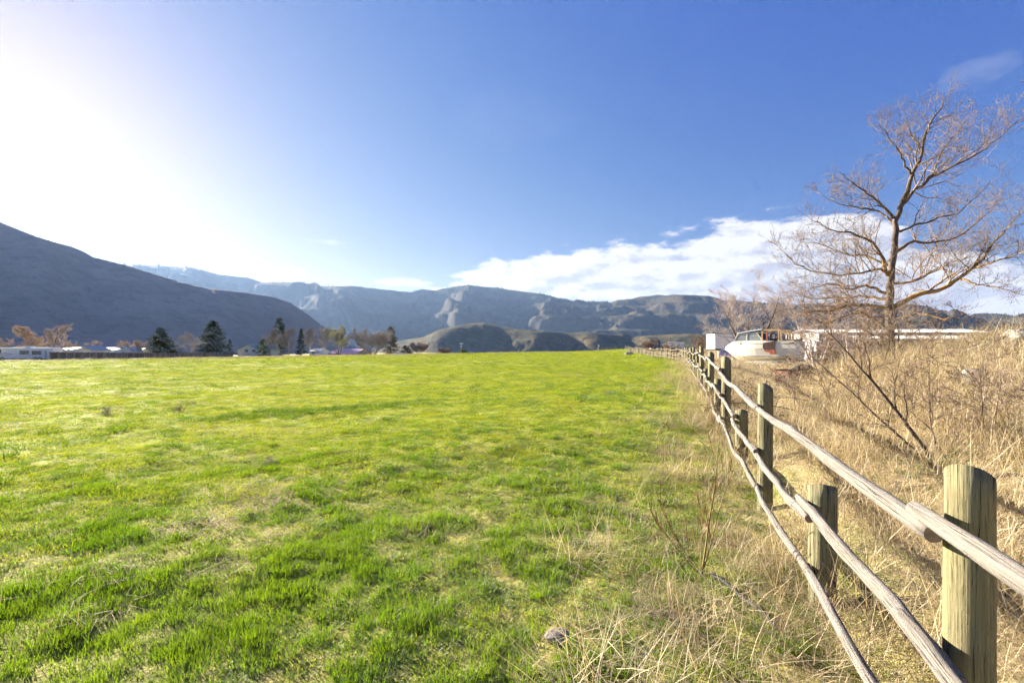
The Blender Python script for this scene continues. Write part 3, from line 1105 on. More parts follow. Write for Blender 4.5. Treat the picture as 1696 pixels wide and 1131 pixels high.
def bare_tree(name, label, px, Y, top_py, half_w_px, mats, seed, group=None, base_py=None, stems=1, kids=(6, 6, 6, 4), r=None, up=0.08, ang=(20, 52), tw=0.012, leaf=None, nleaf=0, lsize=0.1, levels=4, lean=0.0, thick=None, cat='tree', trunk=0.10):
    """a leafless tree or tall shrub, its height and spread given in photo pixels at its distance"""
    if cat == 'shrub' and Y > 70:
        levels = 3; tw *= 1.35
    x = (px - 848) / 800 * Y
    g = gz(x, Y)
    top = CAMZ + (577 - top_py) / 800 * Y
    h = top - g
    w = half_w_px / 800 * Y
    root = thing(name, label, cat, (x, Y, g), 0, group)
    rs = random.Random(seed)
    rt = r or h * 0.022
    lev = [dict(n=7, wig=.10, up=.03, kids=kids[0], ratio=(.55, .8), ang=ang, start=trunk, upbias=.6, rmin=tw),
           dict(n=6, wig=.17, up=up, kids=kids[1], ratio=(.45, .75), ang=(25, 55), start=.2, upbias=.6, rmin=tw),
           dict(n=5, wig=.2, up=up, kids=kids[2], ratio=(.45, .75), ang=(25, 60), start=.2, upbias=.5, rmin=tw, minlen=.02 * h),
           dict(n=4, wig=.22, up=up, kids=kids[3], ratio=(.5, .85), ang=(25, 60), start=.2, rmin=tw, minlen=.03 * h),
           dict(n=3, wig=.25, up=up, kids=0, ratio=(.4, .8), ang=(25, 60), rmin=tw, taper=.4)]
    B = Brancher(seed, lev, levels)
    for k in range(stems):
        a = 2 * math.pi * (k + rs.random() * 0.6) / max(stems, 1)
        sp = (0.70 * w / h) if stems > 1 else 0.0
        d = Vector((math.cos(a) * sp * 1.6 + lean, math.sin(a) * sp * 1.6, 1))
        q = 1.0 if stems == 1 else rs.uniform(0.6, 0.85)
        B.grow(Vector((x + math.cos(a) * .05 * w * (stems > 1), Y + math.sin(a) * .05 * w * (stems > 1), g - 0.1)), d, h * 0.78 * q, rt * (1 if stems == 1 else .6), 0)
    # fit the grown crown into the spread and height seen
    allp = np.array([p for _, pts, _ in B.paths for p in pts])
    hx = np.percentile(np.abs(allp[:, 0] - x), 97); hz = np.percentile(allp[:, 2] - g, 99.3)
    sx, sz = w / max(hx, .01), h / max(hz, .01)
    for _, pts, _ in B.paths:
        for p in pts:
            p.x = x + (p.x - x) * sx; p.y = Y + (p.y - Y) * sx; p.z = g + (p.z - g) * sz
    seg = B.to_parts(root, mats, (1 if stems == 1 else 0) if thick is None else thick, 'crown', 5)
    if leaf is not None:
        S = np.array(seg)
        c = S[RNG.choice(len(S), nleaf), 3:6]
        V, F = leaf_arrays(c + RNG.normal(scale=lsize * .5, size=c.shape), lsize, RNG)
        link('foliage', np_mesh('foliage', V, F), leaf, root)['kind'] = 'stuff'
    return root


M_needle = leaf_mat('needle', (0.030, 0.045, 0.022), (0.055, 0.070, 0.030), 0.2, None, 0.4, 0.4, c3=(0.09, 0.09, 0.04), gloss=0.0)
M_needle_green = leaf_mat('needle_green', (0.07, 0.10, 0.025), (0.11, 0.14, 0.035), 0.25, None, 0.4, 0.4, gloss=0.0)


def conifer(name, label, px, Y, top_py, half_w_px, seed, mat=None, shape=0.8, nb=150, per=26, leaf=0.22, base=0.02, group=None, cat='tree'):
    mat = mat or M_needle
    x = (px - 848) / 800 * Y
    g = gz(x, Y)
    h = CAMZ + (577 - top_py) / 800 * Y - g
    w = half_w_px / 800 * Y
    root = thing(name, label, cat, (x, Y, g), 0, group)
    rg = np.random.default_rng(seed)
    MB().tube([(0, 0, -0.2), (0.05, 0, h * .5), (0, 0, h * .97)], [h * .02 + .05, h * .013, .02], 7).build('trunk', M_bark, root, True)
    C = []; seg = []
    for k in range(nb):
        t = base + (1 - base) * (k + rg.random()) / nb
        R_ = w * 1.12 * max((1 - t) ** (shape * .8) * min(1, 0.62 + t * 3.5), 0.04) * rg.uniform(0.68, 1.08)
        a = rg.uniform(0, 2 * math.pi)
        d = np.array([math.cos(a), math.sin(a), rg.uniform(-0.15, 0.35)])
        p0 = np.array([0, 0, h * t])
        m = max(8, int(2.6 * per * (0.35 + R_ / w)))
        q = rg.uniform(0.12, 1, m) ** 0.7
        pp = p0 + d * (R_ * q)[:, None] + np.array([0, 0, -1.0]) * (0.12 * R_ * q ** 2)[:, None]
        C.append(pp + rg.normal(scale=0.075 * w + 0.03, size=pp.shape) * np.array([0.6, 0.6, 0.45]))
        seg.append((*p0, *(p0 + d * R_ * .9 - np.array([0, 0, .1 * R_])), .03, .012))
    link('branch', seg_mesh('branch', seg, 3), M_bark, root)
    V, F = leaf_arrays(np.vstack(C), leaf * 0.62, rg, 0.35)
    o = link('crown', np_mesh('crown', V, F), mat, root)
    return root


# ------------------------------------------------------------------ shared paints
M_white = pmat('white_paint', (0.82, 0.82, 0.82), (0.72, 0.72, 0.72), 3, 0.5)
M_cream = pmat('cream_gelcoat', (0.84, 0.80, 0.68), (0.76, 0.71, 0.58), 1.5, 0.35, spec=0.5)
M_roofgrey = pmat('roof_grey', (0.42, 0.43, 0.44), (0.33, 0.34, 0.36), 4, 0.6)
M_glass = pmat('window_glass', (0.06, 0.07, 0.08), (0.10, 0.11, 0.12), 2, 0.08, spec=0.7)
M_black = pmat('black_rubber', (0.025, 0.025, 0.027), (0.045, 0.042, 0.04), 8, 0.8)
M_steel = pmat('galvanised', (0.48, 0.50, 0.52), (0.36, 0.38, 0.40), 5, 0.45, 0.6)
M_rust = pmat('rust', (0.17, 0.075, 0.045), (0.09, 0.045, 0.035), 6, 0.85, bump=0.01)
M_ply = pmat('plywood', (0.42, 0.28, 0.16), (0.30, 0.18, 0.10), 7, 0.8, stretch=(1, 1, 4))
M_timber = pmat('pale_timber', (0.52, 0.39, 0.22), (0.40, 0.28, 0.15), 8, 0.75, stretch=(1, 1, 0.3))
M_fenceboard = pmat('fence_board', (0.24, 0.19, 0.16), (0.15, 0.12, 0.105), 1.5, 0.85)
M_fencepost = pmat('fence_post', (0.46, 0.38, 0.28), (0.36, 0.29, 0.21), 3, 0.85)
M_blue = pmat('blue_car_paint', (0.02, 0.045, 0.42), (0.018, 0.035, 0.34), 2, 0.25, spec=0.6, coat=0.6)
M_darkcar = pmat('dark_car_paint', (0.02, 0.022, 0.028), (0.03, 0.03, 0.034), 2, 0.3, spec=0.6, coat=0.5)
M_red = pmat('red_lens', (0.45, 0.02, 0.015), (0.35, 0.015, 0.012), 2, 0.25)
M_orange = pmat('faded_red_paint', (0.42, 0.12, 0.07), (0.32, 0.085, 0.05), 6, 0.6)
M_rock = pmat('rock', (0.40, 0.37, 0.32), (0.26, 0.23, 0.20), 6, 0.9, bump=0.02)


# ------------------------------------------------------------------ buildings and vehicles at the far side of the field
def gable(name, label, cat, px0, px1, Y, eave_py, ridge_py, depth, wall, roof, rz=0.0, windows=(), ridge='x', door=None, base_py=None, overhang=0.3, chimney=None, group=None):
    """a house or shed; front face towards the camera, pixel extents at distance Y"""
    x0, x1 = (px0 - 848) / 800 * Y, (px1 - 848) / 800 * Y
    cx = (x0 + x1) / 2; w = (x1 - x0) / 2
    g = min(gz(x0, Y), gz(x1, Y), gz(cx, Y + depth)) - 0.1
    ez = CAMZ + (577 - eave_py) / 800 * Y - g
    rz_ = CAMZ + (577 - ridge_py) / 800 * Y - g
    root = thing(name, label, cat, (cx, Y, g), rz, group)
    d = depth
    o = overhang
    mb = MB()
    if ridge == 'x':
        mb.hull([(-w, 0, 0), (w, 0, 0), (w, 0, ez), (-w, 0, ez)], [(-w, d, 0), (w, d, 0), (w, d, ez), (-w, d, ez)])
        for s in (-1, 1):
            mb.quad((s * w, 0, ez), (s * w, d, ez), (s * w, d / 2, rz_))
        mb.build('wall', wall, root)
        k = (rz_ - ez) / (d / 2)
        a = MB(); t = 0.12
        for yy, s in ((-o, 1), (d + o, -1)):
            z0 = ez - k * o + 0.04
            a.hull([(-w - o, yy, z0), (w + o, yy, z0), (w + o, d / 2, rz_ + 0.04), (-w - o, d / 2, rz_ + 0.04)],
                   [(-w - o, yy, z0 + t), (w + o, yy, z0 + t), (w + o, d / 2, rz_ + 0.04 + t), (-w - o, d / 2, rz_ + 0.04 + t)])
        r = a.build('roof', roof, root)
    else:
        mb.hull([(-w, 0, 0), (w, 0, 0), (w, 0, ez), (0, 0, rz_), (-w, 0, ez)], [(-w, d, 0), (w, d, 0), (w, d, ez), (0, d, rz_), (-w, d, ez)])
        mb.build('wall', wall, root)
        k = (rz_ - ez) / w
        a = MB(); t = 0.12
        for s in (-1, 1):
            z0 = ez - k * o + 0.04
            a.hull([(s * (w + o), -o, z0), (0, -o, rz_ + 0.04), (0, d + o, rz_ + 0.04), (s * (w + o), d + o, z0)],
                   [(s * (w + o), -o, z0 + t), (0, -o, rz_ + 0.04 + t), (0, d + o, rz_ + 0.04 + t), (s * (w + o), d + o, z0 + t)])
        r = a.build('roof', roof, root)
    for (a0, b0, a1, b1) in windows:
        u0, u1 = (a0 - 848) / 800 * Y - cx, (a1 - 848) / 800 * Y - cx
        v1, v0 = CAMZ + (577 - b0) / 800 * Y - g, CAMZ + (577 - b1) / 800 * Y - g
        f = MB()
        e = 0.09
        f.box(u0 - e, u1 + e, -0.06, 0.03, v1, v1 + e); f.box(u0 - e, u1 + e, -0.06, 0.03, v0 - e, v0)
        f.box(u0 - e, u0, -0.06, 0.03, v0, v1); f.box(u1, u1 + e, -0.06, 0.03, v0, v1)
        f.box((u0 + u1) / 2 - .04, (u0 + u1) / 2 + .04, -0.055, 0.03, v0, v1)
        win = f.build('window', M_white, root)
        MB().box(u0, u1, -0.03, 0.02, v0, v1).build('pane', M_glass, win)
    if door:
        u0, u1, v1 = door
        MB().box(u0, u1, -0.05, 0.03, 0, v1).build('door', M_roofgrey, root)
    if chimney:
        MB().box(*chimney).build('chimney', wall, r)
    return root


def motorhome():
    Y = 103
    g = gz(-104, Y)
    root = thing('motorhome', 'long white motorhome with dark windows parked at the left edge', 'motorhome', (-104.6, Y, g), R(2))
    L, H, W = 6.4, 2.85, 2.5
    prof = [(-L, .55), (L, .55), (L, H - .12), (L - .2, H), (-L + 1.2, H), (-L, H - .7)]
    MB().hull([(x, 0, z) for x, z in prof], [(x, W, z) for x, z in prof]).build('body', M_white, root, bevel=0.06)
    MB().box(-L + .3, L - .2, .1, W - .1, .25, .549).build('skirt', M_roofgrey, root)
    for (u0, u1, v0, v1) in ((-5.4, -4.2, 1.75, 2.4), (-.35, 1.5, 1.45, 2.15), (2.2, 4.0, 1.35, 2.1)):
        win = MB().box(u0 - .06, u1 + .06, -.05, .05, v0 - .06, v1 + .06).build('window', M_roofgrey, root)
        MB().box(u0, u1, -.07, .0, v0, v1).build('pane', M_glass, win)
    MB().box(4.75, 5.25, -.04, .05, .65, 2.2).build('door', M_roofgrey, root)
    # the swoosh along the side
    sw = MB()
    sw.hull([(-5.6, -.012, 1.62), (-3.0, -.012, 1.66), (-1.4, -.012, 1.35), (-3.0, -.012, 1.54), (-5.6, -.012, 1.52)], [(-5.6, .01, 1.62), (-3.0, .01, 1.66), (-1.4, .01, 1.35), (-3.0, .01, 1.54), (-5.6, .01, 1.52)])
    sw.hull([(-5.6, -.012, 1.2), (-3.0, -.012, 1.2), (-1.4, -.012, 1.33), (-3.0, -.012, 1.13), (-5.6, -.012, 1.12)], [(-5.6, .01, 1.2), (-3.0, .01, 1.2), (-1.4, .01, 1.33), (-3.0, .01, 1.13), (-5.6, .01, 1.12)])
    sw.build('stripe', pmat('navy_decal', (0.05, 0.06, 0.18), None, 2, 0.5), root)
    MB().hull([(-.1, .5, H), (1.4, .5, H), (1.4, 1.7, H), (-.1, 1.7, H)], [(.1, .6, H + .3), (1.2, .6, H + .3), (1.2, 1.6, H + .3), (.1, 1.6, H + .3)]).build('air_conditioner', M_white, root)
    MB().box(-2.5, -2.0, .8, 1.3, H, H + .14).build('roof_vent', M_white, root)
    for u in (-4.0, 2.9, 3.8):
        w = MB().lathe((u, -.03, .42), (0, 1, 0), [(0, .2), (0, .42), (.28, .42), (.28, .2)], 14).build('wheel', M_black, root)
        MB().lathe((u, -.05, .42), (0, 1, 0), [(0, .05), (.02, .22), (.05, .22)], 12).build('hub', M_steel, w)


motorhome()


def board_fence():
    a, b = (-94.0, 98.0), (-108.0, 187.0)
    n = 34
    root = thing('board_fence', 'brown wooden board fence with pale posts along the field edge', 'fence', (a[0], a[1], 0))
    rs = random.Random(4)
    pts = []
    for k in range(n + 1):
        f = k / n
        x = a[0] + (b[0] - a[0]) * f - 3.0 * math.sin(f * math.pi)
        y = a[1] + (b[1] - a[1]) * f
        pts.append(Vector((x - a[0], y - a[1], gz(x, y))))
    for k in range(n):
        p, q = pts[k], pts[k + 1]
        d = (q - p); ln = d.length; d.normalize()
        nrm = Vector((d.y, -d.x, 0)).normalized()
        mb = MB()
        m = 11
        for j in range(m):
            c0 = p + d * (ln * j / m + 0.008) + nrm * (0.012 if j % 2 else 0.0)
            c1 = p + d * (ln * (j + 1) / m - 0.008) + nrm * (0.012 if j % 2 else 0.0)
            h = 1.78 + rs.uniform(-.02, .03)
            mb.hull([c0, c1, c1 + nrm * .025, c0 + nrm * .025], [c0 + Vector((0, 0, h)), c1 + Vector((0, 0, h)), c1 + nrm * .025 + Vector((0, 0, h)), c0 + nrm * .025 + Vector((0, 0, h))])
        mb.build('board_panel', M_fenceboard, root)
        c = p + nrm * 0.13
        MB().box(c.x - .075, c.x + .075, c.y - .075, c.y + .075, c.z - .2, c.z + 1.92).build('post', M_fencepost, root)


board_fence()

M_lav = pmat('pale_siding', (0.62, 0.63, 0.66), (0.55, 0.56, 0.60), 2, 0.7)
M_beige = pmat('beige_siding', (0.50, 0.45, 0.36), (0.43, 0.38, 0.30), 2, 0.75)
M_greenroof = pmat('green_metal_roof', (0.22, 0.34, 0.28), (0.17, 0.27, 0.23), 3, 0.5)
M_pinkroof = pmat('pink_metal_roof', (0.50, 0.32, 0.40), (0.42, 0.26, 0.34), 3, 0.5)
M_whiteroof = pmat('pale_metal_roof', (0.48, 0.49, 0.50), (0.40, 0.41, 0.42), 3, 0.55)

gable('house', 'pale house with green metal roof and two windows right of the tallest dark conifer', 'house', 390, 431, 200, 580, 571.3, 14, M_lav, M_greenroof, R(-14), ((405, 578.5, 411, 583), (419, 579, 426, 583)), 'y', chimney=(-2.3, 2.3, 3.5, 5.5, 4.9, 5.15))
gable('shed', 'grey shed with low gable roof beside the right end of the motorhome', 'shed', 98, 117, 122, 580, 576.5, 6, M_lav, M_roofgrey, R(4), (), 'x')
gable('shed', 'grey shed with broad gable end behind the near end of the board fence', 'shed', 120, 150, 136, 580, 573.2, 7, M_lav, M_roofgrey, R(3), (), 'y')
gable('house', 'low white roofed house between two grey gable sheds', 'house', 150, 189, 152, 580.5, 576.3, 9, M_white, M_whiteroof, R(0), (), 'x', chimney=(1.2, 2.6, 3.6, 4.6, 2.4, 3.4))


def barn(px0, px1, Y):
    x0, x1 = (px0 - 848) / 800 * Y, (px1 - 848) / 800 * Y
    cx, w = (x0 + x1) / 2, (x1 - x0) / 2
    g = gz(cx, Y) - .1
    root = thing('barn', 'small gambrel roofed grey barn behind the board fence', 'barn', (cx, Y, g), R(4))
    top = CAMZ + (577 - 573.2) / 800 * Y - g
    ez = top - 1.9
    prof = [(-w, 0), (w, 0), (w, ez), (w * .72, top - .75), (0, top), (-w * .72, top - .75), (-w, ez)]
    MB().hull([(x, 0, z) for x, z in prof], [(x, 5, z) for x, z in prof]).build('wall', M_lav, root)
    rf = MB()
    rp = [(w + .2, ez - .1), (w * .74, top - .70), (0, top + .05), (-w * .74, top - .70), (-w - .2, ez - .1)]
    for k in range(4):
        (xa, za), (xb, zb) = rp[k], rp[k + 1]
        rf.hull([(xa, -.3, za), (xb, -.3, zb), (xb, 5.3, zb), (xa, 5.3, za)], [(xa, -.3, za + .14), (xb, -.3, zb + .14), (xb, 5.3, zb + .14), (xa, 5.3, za + .14)])
    rf.build('roof', M_whiteroof, root)
    MB().box(-.8, .8, -.05, .03, 0, 2.1).build('door', M_roofgrey, root)


barn(191, 217, 156)
gable('house', 'low pale roofed house left of the wide dark conifer', 'house', 219, 238, 176, 580.5, 577, 8, M_white, M_whiteroof, R(0), (), 'x')
gable('shed', 'white roofed open gable shed just left of the wide dark conifer', 'shed', 233, 258, 170, 581, 576.3, 6, M_roofgrey, M_whiteroof, R(-6), (), 'y')
gable('house', 'small white house half hidden by bare grey trees', 'house', 512, 530, 205, 582, 577.5, 8, M_white, M_whiteroof, R(-8), ((517, 583, 521, 587),), 'x')
gable('house', 'beige house with pink metal roof beside the yellow green tree', 'house', 538, 594, 196, 586, 578.5, 10, M_beige, M_pinkroof, R(-22), ((560, 587, 566, 590),), 'x')
gable('shed', 'low pale roofed shed right of the big brown shrub', 'shed', 647, 674, 200, 587.5, 583.5, 6, M_beige, M_whiteroof, R(3), (), 'x')

# ------------------------------------------------------------------ trees and shrubs beyond the field
M_tw_orange = leaf_mat('orange_twig', (0.54, 0.42, 0.31), (0.46, 0.36, 0.29), 0.35, None, 0.3, 0.3)
M_tw_pink = leaf_mat('pink_twig', (0.52, 0.44, 0.40), (0.44, 0.36, 0.32), 0.35, None, 0.3, 0.3)
M_tw_brown = leaf_mat('brown_twig', (0.35, 0.31, 0.275), (0.26, 0.23, 0.20), 0.3, None, 0.3, 0.3)
M_tw_grey = leaf_mat('grey_twig', (0.36, 0.33, 0.32), (0.28, 0.25, 0.24), 0.3, None, 0.3, 0.3)
M_tw_red = leaf_mat('red_twig', (0.34, 0.23, 0.18), (0.25, 0.17, 0.14), 0.3, None, 0.3, 0.3)
M_yellowleaf = leaf_mat('young_leaf', (0.34, 0.38, 0.04), (0.26, 0.32, 0.03), 0.5, (1, 1, .7), 0.3, 0.3)
M_tanleaf = leaf_mat('tan_leaf', (0.46, 0.32, 0.19), (0.36, 0.24, 0.15), 0.3, None, 0.3, 0.3)

T = 'trees beyond the field'
bare_tree('bare_tree', 'bare orange tinted tree behind the middle of the motorhome', 40, 125, 541, 31, [M_tw_brown, M_tw_brown, M_tw_orange], 31, T, tw=0.03013, kids=(9, 8, 7, 5), leaf=M_tanleaf, nleaf=1500, lsize=.12)
bare_tree('bare_tree', 'bare pinkish tree with leaning dark trunk behind the right end of the motorhome', 84, 128, 537, 26, [M_bark, M_tw_pink, M_tw_pink], 32, T, tw=0.03013, kids=(9, 8, 7, 5), lean=.18)
bare_tree('shrub', 'low bare tan shrub right of the pinkish leaning tree', 117, 150, 565, 13, [M_tw_orange], 33, T, stems=5, tw=0.03348, kids=(9, 8, 6, 4), cat='shrub')
bare_tree('shrub', 'low rounded tan shrub above the white roofed house', 152, 155, 565, 13, [M_tw_pink], 34, T, stems=5, tw=0.03348, kids=(9, 8, 6, 4), cat='shrub')
bare_tree('shrub', 'fan shaped bare tan shrub behind the gambrel barn', 219, 160, 564, 16, [M_tw_orange], 35, T, stems=6, tw=0.03348, kids=(9, 8, 6, 4), cat='shrub')
conifer('conifer', 'wide low dark green conifer standing behind the board fence', 266, 166, 544, 29, 36, None, .75, 190, 34, .26, group=T)
bare_tree('bare_tree', 'faint grey bare tree between the two big dark conifers', 316, 200, 551, 19, [M_tw_grey], 37, T, tw=0.03348, kids=(9, 8, 6, 4))
conifer('conifer', 'tall broad dark conifer left of the house with green roof', 353, 192, 532, 25, 38, None, .62, 240, 34, .28, group=T)
conifer('conifer', 'small dark conifer squeezed between tallest conifer and green roofed house', 380, 196, 562, 9, 39, None, .7, 70, 20, .24, group=T)
conifer('conifer', 'low green juniper at the right corner of the green roofed house', 436, 196, 562, 11, 40, M_needle_green, .6, 90, 22, .24, group=T)
bare_tree('bare_tree', 'bare brown rounded tree right of the green juniper', 448, 198, 545, 17, [M_tw_brown], 41, T, tw=0.03683, kids=(9, 8, 7, 5))
bare_tree('bare_tree', 'second bare brown rounded tree left of the narrow dark conifer', 479, 200, 543, 18, [M_tw_brown], 42, T, tw=0.03683, kids=(9, 8, 7, 5))
conifer('conifer', 'dark conifer whose crown rises above two bare brown trees', 463, 212, 527, 17, 43, None, .55, 170, 28, .28, group=T)
conifer('conifer', 'narrow dark conifer between bare brown and bare grey trees', 499, 206, 544, 9, 44, None, .7, 110, 22, .26, group=T)
bare_tree('bare_tree', 'bare grey tree directly right of the narrow dark conifer', 515, 210, 543, 13, [M_tw_grey], 45, T, tw=0.03683, kids=(9, 8, 7, 4))
bare_tree('bare_tree', 'bare grey tree left of the yellow green tree', 537, 212, 541, 14, [M_tw_grey], 46, T, tw=0.03683, kids=(9, 8, 7, 4))
bare_tree('leafing_tree', 'vase shaped tree with yellow green new leaves by the pink roof', 561, 186, 540, 19, [M_bark, M_tw_brown, M_tw_brown], 47, T, tw=0.03348, kids=(6, 6, 5, 4), stems=4, leaf=M_yellowleaf, nleaf=900, lsize=.17)
bare_tree('shrub', 'big brown bare shrub right of the pink roofed house', 617, 184, 543, 32, [M_tw_brown], 48, T, stems=14, tw=0.03348, kids=(6, 6, 5, 4), cat='shrub')
conifer('conifer', 'brownish conifer at the right side of the big brown shrub', 647, 192, 541, 16, 49, leaf_mat('bronze_needle', (0.12, 0.09, 0.05), (0.085, 0.07, 0.04), .2), .6, 140, 26, .26, group=T)
conifer('shrub', 'dark green evergreen shrub left of the pink bare shrub', 674, 188, 573, 12, 50, None, .35, 60, 20, .2, group=T, cat='shrub')
bare_tree('shrub', 'pinkish bare shrub at the end of the tree row', 694, 186, 567, 15, [M_tw_pink], 51, T, stems=7, tw=0.03348, kids=(9, 8, 7, 4), cat='shrub')
bare_tree('shrub', 'small round orange bush alone on the field edge', 736, 175, 576, 10, [M_tw_red], 52, T, stems=7, tw=0.03013, kids=(9, 8, 6, 4), leaf=M_tanleaf, nleaf=900, lsize=.1, cat='shrub')
conifer('shrub', 'small green bush beneath the white topped pole', 767, 178, 579.5, 9, 53, M_needle_green, .3, 50, 18, .18, group=T, cat='shrub')
bare_tree('shrub', 'reddish bare bush behind the far fence near a dark car', 1077, 118, 564, 12, [M_tw_red], 54, T, stems=7, tw=0.02344, kids=(9, 8, 7, 4), cat='shrub')
bare_tree('shrub', 'small tan bare bush just left of the white camper', 1104, 112, 567, 6, [M_tw_orange], 55, T, stems=5, tw=0.02344, kids=(9, 8, 6, 4), cat='shrub')
bare_tree('shrub', 'brown brush growing in front of the white camper', 1117, 104, 572, 9, [M_tw_red], 56, T, stems=7, tw=0.01224, kids=(9, 8, 6, 4), cat='shrub')
bare_tree('shrub', 'dark bare bush standing alone in the dry grass left of the white trailer', 1164, 82, 552, 22, [M_twig], 57, T, stems=7, tw=0.01224, kids=(6, 6, 5, 3), cat='shrub')
bare_tree('bare_tree', 'pale bare tree with fine drooping twigs behind the boat', 1242, 56, 444, 66, [M_bark, M_bark, M_tw_pink], 58, T, stems=6, tw=0.00816, kids=(7, 6, 5, 4), up=-.01, trunk=.18, thick=1)
bare_tree('shrub', 'dense pale bare thicket between the boat and the tall tree', 1352, 40, 478, 52, [M_tw_pink, M_tw_pink, M_tw_pink], 59, T, stems=6, tw=0.00612, kids=(6, 5, 5, 3), up=.0, cat='shrub')
bare_tree('shrub', 'bare thicket in front of the shed left of the tall tree trunk', 1412, 27, 500, 40, [M_tw_pink, M_tw_pink, M_tw_pink], 60, T, stems=5, tw=0.00459, kids=(6, 5, 4, 3), up=.0, cat='shrub')


# ------------------------------------------------------------------ poles, stakes and boulder in and beyond the field
def pole(name, label, px, Y, top_py, parts):
    x = (px - 848) / 800 * Y
    g = gz(x, Y)
    top = CAMZ + (577 - top_py) / 800 * Y - g
    root = thing(name, label, 'pole', (x, Y, g))
    MB().tube([(0, 0, -.2), (0, 0, top)], [.09, .07], 8).build('post', M_roofgrey, root)
    for nm, m, box in parts(top):
        MB().box(*box).build(nm, m, root)


pole('utility_pole', 'short pole with white cross top above the green bush', 764, 182, 568.5, lambda t: [('crossarm', M_white, (-.7, .7, -.12, .12, t - .25, t + .05)), ('box', M_white, (-.2, .2, -.2, -.08, t - 1.5, t - .8))])
pole('lamp_pole', 'thin pole with small white lamp on the field edge near the far fence', 991, 158, 570, lambda t: [('lamp', M_white, (.05, .38, -.12, .12, t - .65, t - .35))])
pole('utility_pole', 'very short dark pole with crossarm on the field edge', 859, 168, 578, lambda t: [('crossarm', M_roofgrey, (-.6, .6, -.06, .06, t - .1, t))])
for px, py, lab in ((469, 590, 'thin dark stake standing in the far field below the bare brown trees'), (492, 588, 'taller thin stake in the far field below the narrow conifer')):
    Y = 120
    x = (px - 848) / 800 * Y
    g = gz(x, Y)
    MB().tube([(0, 0, -.1), (.02, 0, .7 + (.35 if px > 480 else 0))], [.04, .035], 6).build('stake', M_rust, None).location = (x, Y, g)
    o = bpy.context.scene.collection.objects[-1]
    tag(o, lab, 'stake', 'field stakes')


def rock(name, label, loc, size, seed, mat=None, group=None):
    rg = np.random.default_rng(seed)
    import bmesh
    bm = bmesh.new()
    bmesh.ops.create_icosphere(bm, subdivisions=3, radius=1)
    co = np.array([v.co for v in bm.verts])
    n = fbm(co[:, 0] * 1.3 + seed, co[:, 1] * 1.3 + co[:, 2] * 1.7, seed, 3)
    for v, q, c in zip(bm.verts, n, co):
        f = 0.72 + 0.56 * q
        v.co = Vector((np.sign(c[0]) * abs(c[0]) ** .8 * size[0] * f, np.sign(c[1]) * abs(c[1]) ** .8 * size[1] * f, np.sign(c[2]) * abs(c[2]) ** .8 * size[2] * f))
    me = bpy.data.meshes.new(name); bm.to_mesh(me); bm.free()
    o = link(name, me, mat or M_rock, None, loc)
    return tag(o, label, 'rock', group)


x, Y = (1041 - 848) / 800 * 82, 82
rock('boulder', 'grey boulder lying alone in the green field near the far fence', (x, Y, gz(x, Y) + .12), (.72, .5, .38), 3)


# ------------------------------------------------------------------ vehicles beyond the fence
def car(name, label, loc, rz, paint, hatch=False):
    root = thing(name, label, 'car', loc, rz)
    # length along x, rear at -x ; half width w
    L, w = 2.2, 0.86
    low = [(-L, .38), (-L + .04, .78), (-L + .10, .93), (-1.55, .98), (1.05, .94), (1.75, .86), (L - .05, .72), (L, .40), (L - .1, .24), (-L + .12, .24)]
    def ins(x):
        return w - 0.10 * max(0, abs(x) - 1.5) ** 1.5
    MB().hull([(x, -ins(x), z) for x, z in low], [(x, ins(x), z) for x, z in low]).build('body', paint, root, bevel=0.07)
    roof = [(-1.65, .965), (-1.05, 1.40), (-.2, 1.46), (.35, 1.42), (1.15, .95)]
    cab = MB()
    cab.hull([(x, -w + .07 + (z - .95) * .32, z) for x, z in roof], [(x, w - .07 - (z - .95) * .32, z) for x, z in roof])
    cab.build('cabin', paint, root, bevel=0.04)
    for s in (-1, 1):
        q = [(-1.30, 1.02), (-.98, 1.34), (-.25, 1.39), (-.25, 1.02)], [(-.15, 1.02), (-.15, 1.39), (.30, 1.36), (.88, 1.02)]
        for poly in q:
            f = lambda z, e: s * (w - .07 - (z - .95) * .32 + e)
            MB().hull([(x, f(z, -.01), z) for x, z in poly], [(x, f(z, .008), z) for x, z in poly]).build('window', M_glass, root)
    a = math.atan2(.435, .6)
    for (xa, za, xb, zb, nm, dx) in ((-1.60, 1.02, -1.12, 1.37, 'rear_window', -.012), (1.07, 1.0, .42, 1.40, 'windscreen', .012)):
        k = .62
        MB().hull([(xa + dx, -k, za), (xa + dx, k, za), (xb + dx, k - .1, zb), (xb + dx, -k + .1, zb)], [(xa - dx, -k, za), (xa - dx, k, za), (xb - dx, k - .1, zb), (xb - dx, -k + .1, zb)]).build(nm, M_glass, root)
    for x in (-1.35, 1.35):
        for s in (-1, 1):
            wh = MB().lathe((x, s * (w - .19), .32), (0, s, 0), [(0, .15), (0, .32), (.2, .32), (.2, .2)], 18).build('wheel', M_black, root)
            MB().lathe((x, s * (w - .19), .32), (0, s, 0), [(.19, .05), (.205, .19), (.208, .17), (.208, .04)], 14).build('rim', M_steel, wh)
    for s in (-1, 1):
        MB().box(-L - .015, -L + .12, s * .78 - .2 * (s > 0), s * .78 + .2 * (s < 0), .72, .88).build('tail_light', M_red, root)
        MB().box(L - .2, L - .005, s * .74 - .3 * (s > 0), s * .74 + .3 * (s < 0), .60, .73).build('headlight', M_glass, root)
    MB().box(-L - .01, -L + .05, -.26, .26, .55, .67).build('number_plate', M_white, root)
    MB().box(-L - .03, -L + .1, -.8, .8, .32, .5).build('bumper', paint, root, bevel=.03)
    return root


